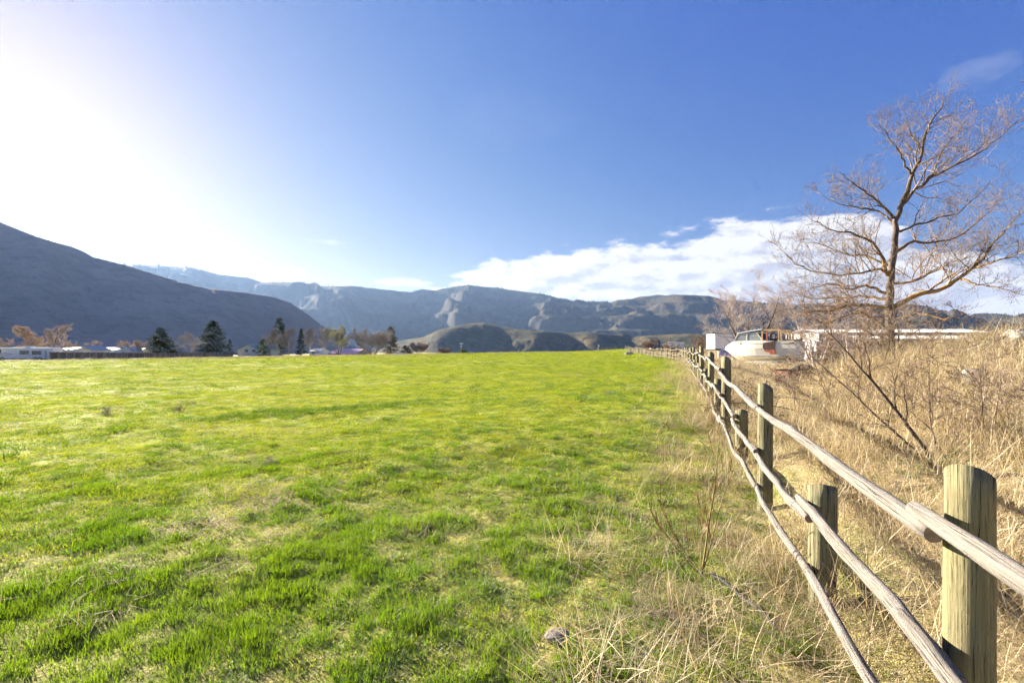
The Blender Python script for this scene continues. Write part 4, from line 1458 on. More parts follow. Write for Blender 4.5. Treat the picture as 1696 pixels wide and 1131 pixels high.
bxx, byy = (1201 - 848) / 800 * 56, 56
car('car', 'blue hatchback with red tail lights half hidden in dry grass beside the boat', (bxx + .3, byy, gz(bxx, byy) + .22), R(62), M_blue)
bxx, byy = (1091 - 848) / 800 * 116, 116
car('car', 'dark low car beyond the far fence next to the reddish bush', (bxx, byy, gz(bxx, byy) + .25), R(8), M_darkcar)


def camper():
    Y = 112
    x = (1119.5 - 848) / 800 * Y
    g = gz(x, Y)
    root = thing('camper', 'small white camper with dark windows beyond the far fence', 'camper', (x, Y, g), R(-12))
    H = CAMZ + (577 - 566) / 800 * Y - g
    prof = [(-1.7, .7), (1.5, .7), (1.6, 1.4), (1.6, H - .1), (-1.5, H - .35), (-1.75, H - .8)]
    MB().hull([(a, -.9, z) for a, z in prof], [(a, .9, z) for a, z in prof]).build('body', M_white, root, bevel=.05)
    MB().box(-1.65, 1.7, -1.0, 1.0, H - .16, H - .02).build('roof', M_white, root)
    for u0, u1 in ((-1.1, -.3), (.1, .8), (1.0, 1.4)):
        MB().box(u0, u1, -.93, -.88, H - 1.0, H - .5).build('window', M_glass, root)
    for s in (-1, 1):
        MB().lathe((0.2, s * .75, .33), (0, s, 0), [(0, .15), (0, .33), (.2, .33), (.2, .15)], 14).build('wheel', M_black, root)
    MB().beam((-1.7, 0, .6), (-2.6, 0, .5), .1).build('drawbar', M_steel, root)


camper()


def box_trailer():
    Y = 72
    x0 = (1184 - 848) / 800 * Y
    g = gz(x0 + 4, Y)
    root = thing('box_trailer', 'white ribbed semi trailer box standing behind the boat', 'trailer', (x0, Y, g), R(6))
    top = CAMZ + (577 - 554) / 800 * Y - g
    bot = CAMZ + (577 - 577.5) / 800 * Y - g
    Lb = 9.5
    MB().box(0, Lb, 0, 2.5, bot, top).build('body', M_white, root)
    for k in range(20):
        u = .25 + k * (Lb - .5) / 19
        MB().box(u - .03, u + .03, -.03, .002, bot + .1, top - .1).build('rib', M_white, root)
    MB().box(-.02, Lb + .02, -.04, 2.54, top, top + .08).build('roof_rail', M_steel, root)
    MB().box(.3, Lb - .1, .3, 2.2, bot - .25, bot - .003).build('chassis', M_black, root)
    for u in (7.4, 8.6):
        for yy in (.05, 2.2):
            MB().lathe((u, yy, .5), (0, 1, 0), [(0, .25), (0, .5), (.28, .5), (.28, .25)], 16).build('wheel', M_black, root)
    for yy in (.5, 2.0):
        MB().box(1.6, 1.75, yy - .07, yy + .07, 0, bot - .2).build('landing_leg', M_steel, root)


box_trailer()


def long_shed():
    Y = 60
    x0, x1 = (1366 - 848) / 800 * Y, (1644 - 848) / 800 * Y
    g = gz(50, Y) - .3
    root = thing('long_shed', 'long low shed with pale corrugated metal roof behind the tall tree', 'shed', (x0, Y, g), R(-1.5))
    w = x1 - x0
    rz_ = CAMZ + (577 - 543) / 800 * Y - g
    ez = CAMZ + (577 - 550.5) / 800 * Y - g
    MB().box(0, w, 1.2, 9, 0, ez + .05).build('wall', pmat('shed_wall', (.34, .34, .34), (.27, .27, .28), 1.2, .7), root)
    # corrugated sheets, each its own piece
    n = 26
    sheet_w = w / n
    def sheet_mesh(depth0, z0, depth1, z1, wd):
        m = 16
        V, F = [], []
        for k in range(m + 1):
            u = wd * k / m
            dz = .035 * (1 if k % 2 else -1)
            V += [(u, depth0, z0 + dz), (u, depth1, z1 + dz)]
        for k in range(m):
            F.append((2 * k, 2 * k + 2, 2 * k + 3, 2 * k + 1))
        me = bpy.data.meshes.new('roof_sheet'); me.from_pydata(V, [], F); me.update()
        me.materials.append(M_whiteroof)
        return me
    top = sheet_mesh(.6, ez, 4.8, rz_, sheet_w * 1.02)
    back = sheet_mesh(9.3, ez, 4.8, rz_, sheet_w * 1.02)
    for k in range(n):
        for me in (top, back):
            o = bpy.data.objects.new('roof_sheet', me); COL.objects.link(o); o.parent = root
            o.location = (k * sheet_w, 0, .012 * (k % 2))
    MB().box(-.1, w + .1, 4.6, 5.0, rz_ + .03, rz_ + .1).build('ridge_cap', M_whiteroof, root)
    # lean-to in front of the left part
    lw = (1587 - 1400) / 800 * Y
    le = sheet_mesh(-2.6, ez - .85, .9, ez - .25, lw / 16 * 1.02)
    for k in range(16):
        o = bpy.data.objects.new('roof_sheet', le); COL.objects.link(o); o.parent = root
        o.location = (2.5 + k * lw / 16, 0, .012 * (k % 2))
    for k in range(7):
        MB().box(2.6 + k * lw / 6.4 - .07, 2.6 + k * lw / 6.4 + .07, -2.4, -2.26, 0, ez - .9).build('post', M_fencepost, root)
    for u in (1.0, 4.5, 9.5, 14.0):
        win = MB().box(u, u + 1.4, 1.12, 1.22, 1.5, 2.5).build('window', M_white, root)
        MB().box(u + .1, u + 1.3, 1.08, 1.16, 1.6, 2.4).build('pane', M_glass, win)


long_shed()


# ------------------------------------------------------------------ cabin boat on its trailer
def boat():
    Y = 41.0
    x0, x1 = (1202 - 848) / 800 * Y, (1320.5 - 848) / 800 * Y       # bow, stern
    TH = R(48)                                                      # turned away so that its side faces the sun
    S = 1.0
    L = (x1 - x0) * S
    xm = (x0 + x1) / 2 - .08
    g = gz(xm, Y)
    zt = lambda py: CAMZ + (577 - py) / 800 * Y - g
    tr = thing('boat_trailer', 'white two axle boat trailer standing under the cream boat', 'trailer', (xm, Y, g), -TH)
    b = thing('cabin_boat', 'old cream cabin boat with timber framed roof on a trailer', 'boat', (xm, Y, g), -TH)
    n = 15
    sheer, chine, keel = [], [], []
    for k in range(n):
        t = k / (n - 1)                       # 0 bow .. 1 stern
        x = -L / 2 + L * t
        bw = 1.2 * min(1, (1 - (1 - min(t / .55, 1)) ** 2.2)) * (1 - .05 * max(0, t - .8) * 5)
        zs = zt(576.5) + (zt(565.2) - zt(576.5)) * (1 - (1 - min(t / .2, 1)) ** 1.6)
        zc = zt(579) + (zt(590.5) - zt(579)) * (1 - (1 - min(t / .42, 1)) ** 2)
        zk = zt(578) + (zt(599.5) - zt(578)) * (1 - (1 - min(t / .26, 1)) ** 1.5)
        zk = zk + (zt(596.0) - zt(599.5)) * max(0, (t - .26) / .74)
        sheer.append((x, bw, zs)); chine.append((x + .02, bw * .86, zc)); keel.append((x + .05, 0.0, zk))
    V, F = [], []
    for k in range(n):
        (xs, ws, zs), (xc, wc, zc), (xk, _, zk) = sheer[k], chine[k], keel[k]
        V += [(xs, -ws, zs), (xs, -ws * .985, zs * .55 + zc * .45), (xc, -wc, zc), (xk, -.02, zk), (xk, .02, zk), (xc, wc, zc), (xs, ws * .985, zs * .55 + zc * .45), (xs, ws, zs)]
    for k in range(n - 1):
        for j in range(7):
            a = k * 8 + j
            F.append((a, a + 1, a + 9, a + 8))
    F.append(tuple((n - 1) * 8 + j for j in range(8)))
    F.append(tuple(range(7, -1, -1)))
    me = bpy.data.meshes.new('hull'); me.from_pydata(V, [], F); me.update()
    hull = link('hull', me, M_cream, b)
    # strakes on the visible side
    for f, nm in ((.16, 'rub_rail'), (.40, 'moulding'), (.93, 'chine_rail')):
        mb = MB()
        pts = []
        for k in range(1 if f < .9 else 3, n):
            (xs, ws, zs), (xc, wc, zc) = sheer[k], chine[k]
            pts.append(Vector((xs * (1 - f) + xc * f, -(ws * (1 - f) + wc * f) - .012, zs * (1 - f) + zc * f)))
        mb.tube(pts, [.026] * len(pts), 6)
        mb.build(nm, M_roofgrey if nm != 'moulding' else M_cream, hull)
    # foredeck rising to the windscreen and cabin sides
    dk = MB()
    for k in range(n - 1):
        (xa, wa, za), (xb, wb, zb) = sheer[k], sheer[k + 1]
        if k < 9:
            ca, cb = .16 * min(1, k / 4), .16 * min(1, (k + 1) / 4)
            dk.quad((xa, -wa, za), (xb, -wb, zb), (xb, 0, zb + cb), (xa, 0, za + ca)); dk.quad((xa, 0, za + ca), (xb, 0, zb + cb), (xb, wb, zb), (xa, wa, za))
        else:
            dk.quad((xa, -wa + .01, za - .35), (xb, -wb + .01, zb - .35), (xb, wb - .01, zb - .35), (xa, wa - .01, za - .35))
    dk.build('deck', M_cream, b)
    X = lambda crop: ((1180 + crop / 7.71 - 848) / 800 * Y - xm) * S
    Z = lambda crop: zt(520 + crop / 7.71)
    # windscreen frame, two panes a side and one raked front
    fr = MB()
    s = 1.0
    A, B_, C, D = (X(345), Z(345)), (X(392), Z(258)), (X(622), Z(240)), (X(705), Z(350))
    for sy in (-s, s):
        for (p, q) in ((A, B_), (B_, C), (C, D), ((X(505), Z(345)), (X(508), Z(250)))):
            fr.beam((p[0], sy, p[1]), (q[0], sy, q[1]), .06, .06)
    for (p) in (A, B_, C):
        fr.beam((p[0], -s, p[1]), (p[0], s, p[1]), .06)
    fr.build('windscreen_frame', M_cream, b)
    for sy in (-s, s):
        for poly in ([A, B_, (X(508), Z(250)), (X(505), Z(345))], [(X(505), Z(345)), (X(508), Z(250)), C, D]):
            MB().hull([(x, sy - .008, z) for x, z in poly], [(x, sy + .008, z) for x, z in poly]).build('pane', pmat('hazy_glass', (.22, .25, .26), (.30, .32, .32), 2, .15, spec=.6), b)
    MB().hull([(A[0], -s, A[1]), (A[0], s, A[1]), (B_[0], s, B_[1]), (B_[0], -s, B_[1])], [(A[0] + .015, -s, A[1]), (A[0] + .015, s, A[1]), (B_[0] + .015, s, B_[1]), (B_[0] + .015, -s, B_[1])]).build('pane', MATS['hazy_glass'], b)
    # side coaming under the glass
    co = MB()
    for sy in (-1.04, 1.04):
        co.hull([(X(330), sy, Z(372)), (X(720), sy, Z(372)), (X(705), sy * .98, Z(346)), (X(342), sy * .98, Z(343))], [(X(330), sy * .97, Z(372)), (X(720), sy * .97, Z(372)), (X(705), sy * .95, Z(346)), (X(342), sy * .95, Z(343))])
    co.build('coaming', M_cream, b)
    # hard top and the timber frame aft
    rf = MB()
    rp = [(X(388), Z(252)), (X(500), Z(232)), (X(690), Z(206))]
    for k in range(2):
        (xa, za), (xb, zb) = rp[k], rp[k + 1]
        rf.hull([(xa, -1.08, za), (xb, -1.08, zb), (xb, 1.08, zb), (xa, 1.08, za)], [(xa, -1.06, za + .06), (xb, -1.06, zb + .06), (xb, 1.06, zb + .06), (xa, 1.06, za + .06)])
    rf.build('hardtop', pmat('pale_blue_top', (.52, .60, .66), (.44, .52, .60), 3, .5), b)
    for sy in (-1.0, 1.0):
        for (a0, c0, a1, c1) in ((690, 350, 692, 212), (880, 350, 882, 222), (910, 350, 905, 205), (1035, 350, 1038, 260)):
            MB().beam((X(a0), sy, Z(c0)), (X(a1), sy, Z(c1)), .11, .09).build('timber_post', M_timber, b)
        MB().beam((X(680), sy, Z(210)), (X(920), sy, Z(216)), .10, .14).build('timber_beam', M_timber, b)
        MB().beam((X(905), sy, Z(244)), (X(1055), sy, Z(262)), .09, .10).build('timber_beam', M_timber, b)
    MB().beam((X(748), -1.04, Z(372)), (X(748), -1.04, Z(236)), .12, .06).build('red_post', M_orange, b)
    # dark cover hanging over the side, red paint below it
    cv = [(X(715), Z(372)), (X(862), Z(345)), (X(850), Z(452)), (X(722), Z(456)), (X(708), Z(420))]
    MB().hull([(x, -1.23, z) for x, z in cv], [(x, -1.19, z) for x, z in cv]).build('hanging_cover', pmat('dark_cover', (.10, .055, .045), (.06, .04, .04), 6, .8), b)
    pt = [(X(722), Z(458)), (X(850), Z(454)), (X(858), Z(512)), (X(800), Z(514)), (X(790), Z(485)), (X(735), Z(478))]
    MB().hull([(x, -1.225, z) for x, z in pt], [(x, -1.17, z) for x, z in pt]).build('red_patch', M_orange, b)
    # steering wheel, seats
    ring = [Vector((X(800) + .28 * math.cos(a), -.55, Z(300) + .28 * math.sin(a))) for a in np.linspace(0, 2 * math.pi, 15)]
    MB().tube(ring, [.025] * 15, 5, False).build('steering_wheel', M_black, b)
    MB().box(X(770), X(840), -.8, -.3, Z(400), Z(318)).build('seat', M_black, b)
    MB().box(X(945), X(1040), -.8, .8, Z(400), Z(326)).build('engine_box', M_timber, b)
    MB().hull([(X(1000), -1.215, Z(385)), (X(1062), -1.215, Z(378)), (X(1064), -1.215, Z(364)), (X(1008), -1.215, Z(371))], [(X(1000), -1.17, Z(385)), (X(1062), -1.17, Z(378)), (X(1064), -1.17, Z(364)), (X(1008), -1.17, Z(371))]).build('vent', M_black, b)
    # trailer
    MB().beam((X(560), -.75, Z(608)), (X(1090), -.75, Z(590)), .09, .14).build('frame_rail', M_steel, tr)
    MB().beam((X(560), .75, Z(608)), (X(1090), .75, Z(590)), .09, .14).build('frame_rail', M_steel, tr)
    for sy in (-.75, .75):
        MB().beam((X(560), sy, Z(608)), (X(240), 0, Z(650)), .09, .12).build('drawbar', M_cream, tr)
    MB().beam((X(275), 0, Z(650)), (X(250), 0, Z(560)), .07).build('winch_post', M_cream, tr)
    MB().beam((X(240), 0, Z(640)), (X(215), 0, Z(570)), .06).build('jack', M_cream, tr)
    fz = Z(606)
    for sy in (-1.08, .82):
        MB().box(X(598), X(872), sy, sy + .26, Z(640), Z(604)).build('mudguard', M_white, tr, bevel=.03)
        for c in (678, 806):
            wh = MB().lathe((X(c), sy + .02, Z(668) - .02), (0, 1, 0), [(0, .2), (.0, .30), (.02, .325), (.2, .325), (.22, .30), (.22, .2)], 22).build('wheel', M_black, tr)
            MB().lathe((X(c), sy + .0, Z(668) - .02), (0, 1, 0), [(0, .03), (.0, .20), (.06, .20), (.06, .03)], 16).build('rim', M_steel, wh)
            MB().lathe((X(c), sy - .03, Z(668) - .02), (0, 1, 0), [(0, .03), (.0, .07), (.06, .07)], 10).build('hub', M_rust, wh)
    for c in (600, 760, 1000):
        MB().beam((X(c), -.75, Z(606)), (X(c), .75, Z(606)), .08).build('cross_member', M_steel, tr)


boat()


def utility_trailer():
    Y = 47.0
    xa, xb = (1352 - 848) / 800 * Y, (1396 - 848) / 800 * Y
    g = gz((xa + xb) / 2, Y)
    root = thing('utility_trailer', 'grey flat sided utility trailer parked just behind the boat stern', 'trailer', (xa, Y, g))
    w = xb - xa
    z = lambda py: CAMZ + (577 - py) / 800 * Y - g
    MB().box(0, w, 0, 1.7, z(582), z(580)).build('floor', M_roofgrey, root)
    MB().box(0, w, 0, .06, z(580), z(571.5)).build('side_board', pmat('tan_board', (.36, .33, .28), (.28, .25, .21), 4, .8), root)
    MB().box(0, w, 1.64, 1.7, z(580), z(571.5)).build('side_board', MATS['tan_board'], root)
    MB().box(.05, w - .05, .07, 1.63, z(580), z(565)).build('load', pmat('grey_tarp', (.34, .36, .40), (.27, .28, .32), 3, .7), root, bevel=.12)
    for u in (.6, 1.45):
        for yy in (-.02, 1.5):
            MB().lathe((u, yy, .33), (0, 1, 0), [(0, .18), (0, .33), (.2, .33), (.2, .18)], 18).build('wheel', M_black, root)
    MB().box(.2, w - .2, .2, 1.5, .33, z(582)).build('chassis', M_black, root)


utility_trailer()


# ------------------------------------------------------------------ junk on the rough ground beyond the fence
def junk():
    Y = 16.5
    x = (1331 - 848) / 800 * Y
    g = gz(x, Y) - .05
    z = lambda py, y=Y: CAMZ + (577 - py) / 800 * y
    root = thing('rusty_bin', 'rusty brown steel bin lying in the dry grass below the boat', 'bin', (x, Y, g), R(10))
    w = .60
    h = max(z(613) - g, .5)
    mb = MB()
    mb.box(-w, w, -.02, .0, 0, h); mb.box(-w, -w + .02, .001, .7, 0, h - .04); mb.box(w - .02, w, .001, .7, 0, h - .04); mb.box(-w + .021, w - .021, .68, .7, 0, h); mb.box(-w, w, .001, .679, -.02, -.001)
    mb.build('body', M_rust, root)
    MB().beam((-w - .03, -.03, h), (w + .03, -.03, h), .05).build('rim', M_rust, root)
    sh = thing('tarp', 'crumpled black tarp slumped over the rusty bin', 'tarp', (x + .1, Y + .2, g + h - .04))
    V, F = [], []
    m = 12
    for a in range(m + 1):
        for b in range(m + 1):
            u, v = a / m - .5, b / m - .5
            q = float(fbm(np.array(u * 5 + 3.), np.array(v * 5.), 8, 3))
            V.append((u * .9, v * .5, .30 * q * (1 - (2 * u) ** 2) * (1 - (2 * v) ** 2) + .02))
    for a in range(m):
        for b in range(m):
            i = a * (m + 1) + b
            F.append((i, i + 1, i + m + 2, i + m + 1))
    me = bpy.data.meshes.new('sheet'); me.from_pydata(V, [], F); me.update()
    o = link('sheet', me, M_black, sh)
    o.modifiers.new('thick', 'SOLIDIFY').thickness = .012
    px_, Yp = 1292, 15.6
    xp = (px_ - 848) / 800 * Yp; gp = gz(xp, Yp)
    o = MB().hull([(-.19, 0, 0), (.19, .03, 0), (.19, .055, 0), (-.19, .025, 0)], [(-.20, .12, .40), (.15, .15, .44), (.15, .175, .44), (-.20, .145, .40)]).build('plywood_sheet', M_ply)
    o.location = (xp, Yp - .15, gp - .03)
    tag(o, 'broken tan plywood sheet leaning on the rusty bin', 'board')
    for nm, lab, px_, Yp, mat, sz, rot, cat in (('rusty_plate', 'small rusty square plate tilted in the grass left of the plywood', 1270, 15.2, M_rust, (.13, .02, .11), (.3, .5, .4), 'plate'),
                                                 ('stone_slab', 'flat white slab on the ground left of the plywood sheet', 1251, 12.2, M_rock, (.14, .10, .03), (.1, .05, .3), 'slab'),
                                                 ('black_bag', 'dark crumpled bag in the grass behind the first tall post', 1227, 15.8, M_black, (.22, .15, .10), (0, 0, .2), 'bag')):
        xx = (px_ - 848) / 800 * Yp; gg = gz(xx, Yp)
        if cat == 'bag':
            o = rock(nm, lab, (xx, Yp, gg + .05), sz, 14, mat); tag(o, lab, cat)
        else:
            o = MB().hull([(-sz[0], -sz[1], -sz[2]), (sz[0], -sz[1] * .9, -sz[2]), (sz[0] * .9, sz[1], -sz[2]), (-sz[0] * .8, sz[1], -sz[2])], [(-sz[0] * .95, -sz[1], sz[2]), (sz[0], -sz[1], sz[2]), (sz[0] * .85, sz[1], sz[2]), (-sz[0] * .8, sz[1], sz[2])]).build(nm, mat, None, bevel=.006)
            o.location = (xx, Yp, gg + sz[2] * .7 + .02); o.rotation_euler = rot
            tag(o, lab, cat)


junk()

# pale rocks and an old pole on the bank
def on_bank(px, Y):
    x = (px - 848) / 800 * Y
    return x, Y, gz(x, Y)


x, Y, g = on_bank(1614, 6.2)
rock('rock', 'pale rounded rock half sunk in the straw on the bank', (x, Y, g + .12), (.13, .11, .12), 5)
x, Y, g = on_bank(1690, 8.0)
rock('rock', 'pale grey rock at the right edge beside the leaning pole', (x, Y, g + .20), (.2, .18, .18), 6)
a = P(1592, 584, 8.4); b = P(1676, 554, 8.0)
pl = thing('fallen_pole', 'thin grey pole lying slanted up the dry bank', 'pole', a)
MB().tube([(0, 0, 0), tuple((b - a) * .5 + Vector((0, 0, -.01))), tuple(b - a)], [.024, .022, .02], 8).build('shaft', M_rail if False else pmat('grey_pole', (.26, .24, .22), (.18, .16, .15), 8, .8), pl, True)
MB().lathe(b - a, b - a, [(-.02, .026), (.05, .026)], 8).build('end_cap', M_steel, pl)
x, Y, g = on_bank(924, 2.45)
o = rock('flat_stone', 'small flat grey stone lying in the grass near the camera', (x, Y, g + .012), (.062, .045, .022), 9, pmat('dirty_stone', (.24, .215, .18), (.14, .12, .095), 25, .95, bump=.006))
o.rotation_euler = (R(10), R(4), R(8))


# ------------------------------------------------------------------ shrubs on the bank and the sapling
def stem_shrub(name, label, x, y, stems, seed, mats, tw=0.0022, kids=(7, 6, 4), cat='shrub', group=None, levels=3, zoff=-0.05):
    """shrub from explicit stems: (direction, length, radius)"""
    g = gz(x, y)
    root = thing(name, label, cat, (x, y, g), 0, group)
    lev = [dict(n=9, wig=.13, up=-.03, kids=kids[0], ratio=(.35, .6), ang=(30, 70), start=.2, upbias=.4, rmin=tw),
           dict(n=6, wig=.22, up=.0, kids=kids[1], ratio=(.4, .7), ang=(30, 70), start=.15, upbias=.4, rmin=tw),
           dict(n=4, wig=.25, up=.0, kids=kids[2], ratio=(.4, .8), ang=(30, 70), start=.15, rmin=tw, minlen=.08),
           dict(n=3, wig=.28, up=.0, kids=0, ratio=(.4, .8), ang=(30, 70), rmin=tw, taper=.4)]
    B = Brancher(seed, lev, levels)
    for d, ln, r, off in stems:
        B.grow(Vector((x + off[0], y + off[1], gz(x + off[0], y + off[1]) + zoff)), Vector(d), ln, r, 0)
    B.to_parts(root, mats, 1, 'twigs' if False else 'crown', 6)
    return root


M_stem_or = lichen_bark(); M_stem_or.name = 'lichen_stem'
nt = NT(M_stem_or.node_tree)

rs = random.Random(21)
def fan(n, spread, up, ln, r, offr=.25, bias=(0, 0)):
    out = []
    for k in range(n):
        a = 2 * math.pi * (k + rs.random()) / n
        out.append(((math.cos(a) * spread + bias[0], math.sin(a) * spread + bias[1], up * rs.uniform(.5, 1.2)), ln * rs.uniform(.6, 1.1), r * rs.uniform(.6, 1.1), (rs.uniform(-offr, offr), rs.uniform(-offr, offr))))
    return out


BR = 'bare shrubs on the bank'
pb = P(1553, 764, 4.1)
stem_shrub('shrub', 'slanting bare shrub with orange lichen stem just behind the nearest tall post', pb.x, pb.y,
           [((-.42, .25, .95), 1.5, .020, (0, 0)), ((-.62, .45, .62), 1.5, .013, (.05, .1)), ((.1, .3, .9), 1.0, .010, (.1, .1))], 71, [M_bark, M_lichen, M_twig], tw=.002, kids=(9, 6, 4), group=BR)
x, Y, g = on_bank(1395, 7.2)
stem_shrub('shrub', 'low tangle of grey brown twigs arching over the straw below the rusty bin', x, Y, fan(8, .95, .5, 1.6, .011, .5, (-.1, 0)), 72, [M_bark, M_bark, M_twig], tw=.0026, kids=(6, 5, 3), group=BR)
x, Y, g = on_bank(1400, 9.0)
stem_shrub('shrub', 'sparse bare twigs spreading low right of the rusty bin', x, Y, fan(5, 1.0, .5, 1.3, .010, .5, (-.2, 0)), 73, [M_bark, M_bark, M_twig_lit], tw=.003, kids=(7, 5, 4), group=BR)
x, Y, g = on_bank(1470, 9.5)
stem_shrub('shrub', 'upright bare shrub in front of the tall tree trunk', x, Y, fan(8, .5, 1.1, 1.9, .014, .5), 74, [M_bark, M_bark, M_twig_lit], tw=.003, kids=(8, 6, 4), group=BR)
x, Y, g = on_bank(1610, 4.4)
stem_shrub('shrub', 'reddish brown bare twigs on the bank above the nearest tall post', x, Y, fan(4, .55, 1.0, .9, .007, .3), 75, [M_twig_lit, M_twig_lit, M_tw_red], tw=.0018, kids=(6, 5, 3), group=BR)
x, Y, g = on_bank(1690, 4.2)
stem_shrub('shrub', 'dense bare twigs at the right edge above the nearest tall post', x, Y, fan(5, .6, .9, 1.0, .007, .3), 76, [M_twig_lit, M_twig_lit, M_twig_lit], tw=.0018, kids=(7, 5, 4), group=BR)
x, Y, g = on_bank(1420, 12.5)
stem_shrub('shrub', 'bare thorny shrub left of the tall tree base', x, Y, fan(9, .7, 1.0, 2.0, .014, .6), 77, [M_bark, M_lichen, M_twig_lit], tw=.0034, kids=(8, 6, 4), group=BR)
x, Y, g = on_bank(1545, 12.5)
stem_shrub('shrub', 'thin bare shrub right of the tall tree base', x, Y, fan(5, .6, 1.0, 1.2, .010, .4), 78, [M_bark, M_bark, M_twig_lit], tw=.003, kids=(6, 5, 4), group=BR)


def sapling():
    x, y = (1161 - 848) / 800 * 3.25, 3.25
    g = gz(x, y)
    m = pmat('green_stem', (.20, .20, .05), (.26, .15, .06), 5, .6)
    root = thing('sapling', 'slim leafless green stemmed sapling on the field side of the fence', 'sapling', (x, y, g))
    lev = [dict(n=9, wig=.05, up=.06, kids=5, ratio=(.35, .55), ang=(20, 38), start=.15, upbias=.8, rmin=.0022),
           dict(n=6, wig=.07, up=.05, kids=3, ratio=(.3, .5), ang=(20, 45), start=.3, upbias=.5, rmin=.002),
           dict(n=3, wig=.1, up=.05, kids=0, ratio=(.3, .5), ang=(20, 45), rmin=.0022, taper=.4)]
    B = Brancher(81, lev, 2)
    for d, ln, r in (((.18, 0, 1), .98, .0085), ((-.5, .1, .75), .66, .005), ((.34, .1, 1), .72, .006), ((-.75, -.1, .75), .58, .0045), ((.05, .2, 1), .5, .0045)):
        B.grow(Vector((x, y, g - .02)), Vector(d), ln, r, 0)
    B.to_parts(root, [m, m, pmat('red_stem', (.26, .10, .05), (.20, .16, .05), 5, .6)], 0, 'crown', 6)
    # buds
    S = np.array([(*(p - Vector((x, y, g))),) for lv, pts, _ in B.paths for p in pts[2:]])
    V, F = leaf_arrays(S[RNG.choice(len(S), 130)], .007, RNG)
    link('bud', np_mesh('bud', V, F), M_yellowleaf, root)['kind'] = 'stuff'
    hs = thing('drip_hose', 'black irrigation hose end lying at the foot of the sapling', 'hose', (x + .02, y - .1, g + .02))
    pts = [(0, 0, .03), (.04, -.13, .035), (.075, -.30, .02), (.10, -.45, .03), (.12, -.60, .0)]
    MB().tube(spline(pts, 16), [.012] * 16, 8).build('tube', M_black, hs, True)


sapling()


def weed(label, px, Y, h, seed, mats, w=1.0):
    x, Y, g = on_bank(px, Y)
    st = [((math.cos(a) * .7 * w, math.sin(a) * .7 * w, 1), h * rs.uniform(.7, 1.1), .004, (rs.uniform(-.05, .05), rs.uniform(-.05, .05))) for a in np.linspace(0, 6, 6)]
    stem_shrub('dead_weed', label, x, Y, st, seed, mats, tw=.0014 * max(1, Y / 6), kids=(5, 4, 3), cat='weed', group='dead weeds in the field', levels=2)


weed('dead brown weed in the middle of the left field', 447, 6.2, .14, 91, [M_tw_brown], .9)
weed('reddish dead weed farther out in the left field', 296, 11.5, .2, 92, [M_tw_red], .8)
weed('thin dead weed stalk near the left edge of the field', 175, 11.0, .24, 93, [M_tw_brown], .3)
weed('dark dead weed in the field right of the middle', 1010, 13.5, .14, 94, [M_tw_brown], 1.6)


M_dark_green = leaf_mat('grass_dark', (0.075, 0.14, 0.008), (0.115, 0.18, 0.01), 0.5, (1, 1, .6), 0.4, 0.6)
M_forb = leaf_mat('dead_forb', (0.26, 0.17, 0.10), (0.16, 0.10, 0.06), 0.2, None, 0.6, 0.8)


# ------------------------------------------------------------------ grass
def blades(n, rad, h, lean, width, curve, rng, nseg=3, lie=False):
    """a clump of tapered curved blades -> triangle mesh data"""
    a = rng.uniform(0, 2 * math.pi, n)
    q = rad * np.sqrt(rng.random(n))
    bx, by = np.cos(a) * q, np.sin(a) * q
    az = a + rng.normal(scale=1.1, size=n) if not lie else rng.uniform(0, 2 * math.pi, n)
    H = h * rng.uniform(0.45, 1.15, n)
    ln = np.clip(rng.normal(lean, lean * 0.5, n), 0.02, 1.5)
    cv = curve * rng.uniform(0.4, 1.5, n)
    W = width * rng.uniform(0.7, 1.3, n)
    fx = az + math.pi / 2 + rng.normal(scale=.5, size=n)
    V = np.zeros((n, 2 * nseg + 1, 3))
    px_, pz = np.zeros(n), np.zeros(n)
    if lie:
        pz = rng.uniform(.0, .06, n)
    th = ln.copy()
    hx, hz = px_.copy(), pz.copy()
    for k in range(nseg + 1):
        wd = W * (1 - (k / nseg) ** 1.5) * 0.5
        cx = bx + np.cos(az) * hx; cy_ = by + np.sin(az) * hx
        if k < nseg:
            V[:, 2 * k] = np.stack([cx - np.cos(fx) * wd, cy_ - np.sin(fx) * wd, hz], -1)
            V[:, 2 * k + 1] = np.stack([cx + np.cos(fx) * wd, cy_ + np.sin(fx) * wd, hz], -1)
        else:
            V[:, 2 * k] = np.stack([cx, cy_, hz], -1)
        st = H / nseg
        hx = hx + np.sin(th) * st; hz = np.maximum(hz + np.cos(th) * st, 0.004)
        th = th + cv / nseg
    tri = []
    for k in range(nseg - 1):
        tri += [(2 * k, 2 * k + 1, 2 * k + 3), (2 * k, 2 * k + 3, 2 * k + 2)]
    tri.append((2 * nseg - 2, 2 * nseg - 1, 2 * nseg))
    F = (np.arange(n) * (2 * nseg + 1))[:, None, None] + np.array(tri)[None]
    return V.reshape(-1, 3), F.reshape(-1, 3)


def proto_set(name, mat, specs):
    """a collection (kept out of the scene) of clump meshes to scatter"""
    c = bpy.data.collections.new(name)
    for k, sp in enumerate(specs):
        rng = np.random.default_rng(1000 + k + len(name) * 17)
        V, F = blades(rng=rng, **sp)
        me = np_mesh(name, V, F)
        me.materials.append(mat)
        c.objects.link(bpy.data.objects.new('%s_%02d' % (name, k), me))
    return c


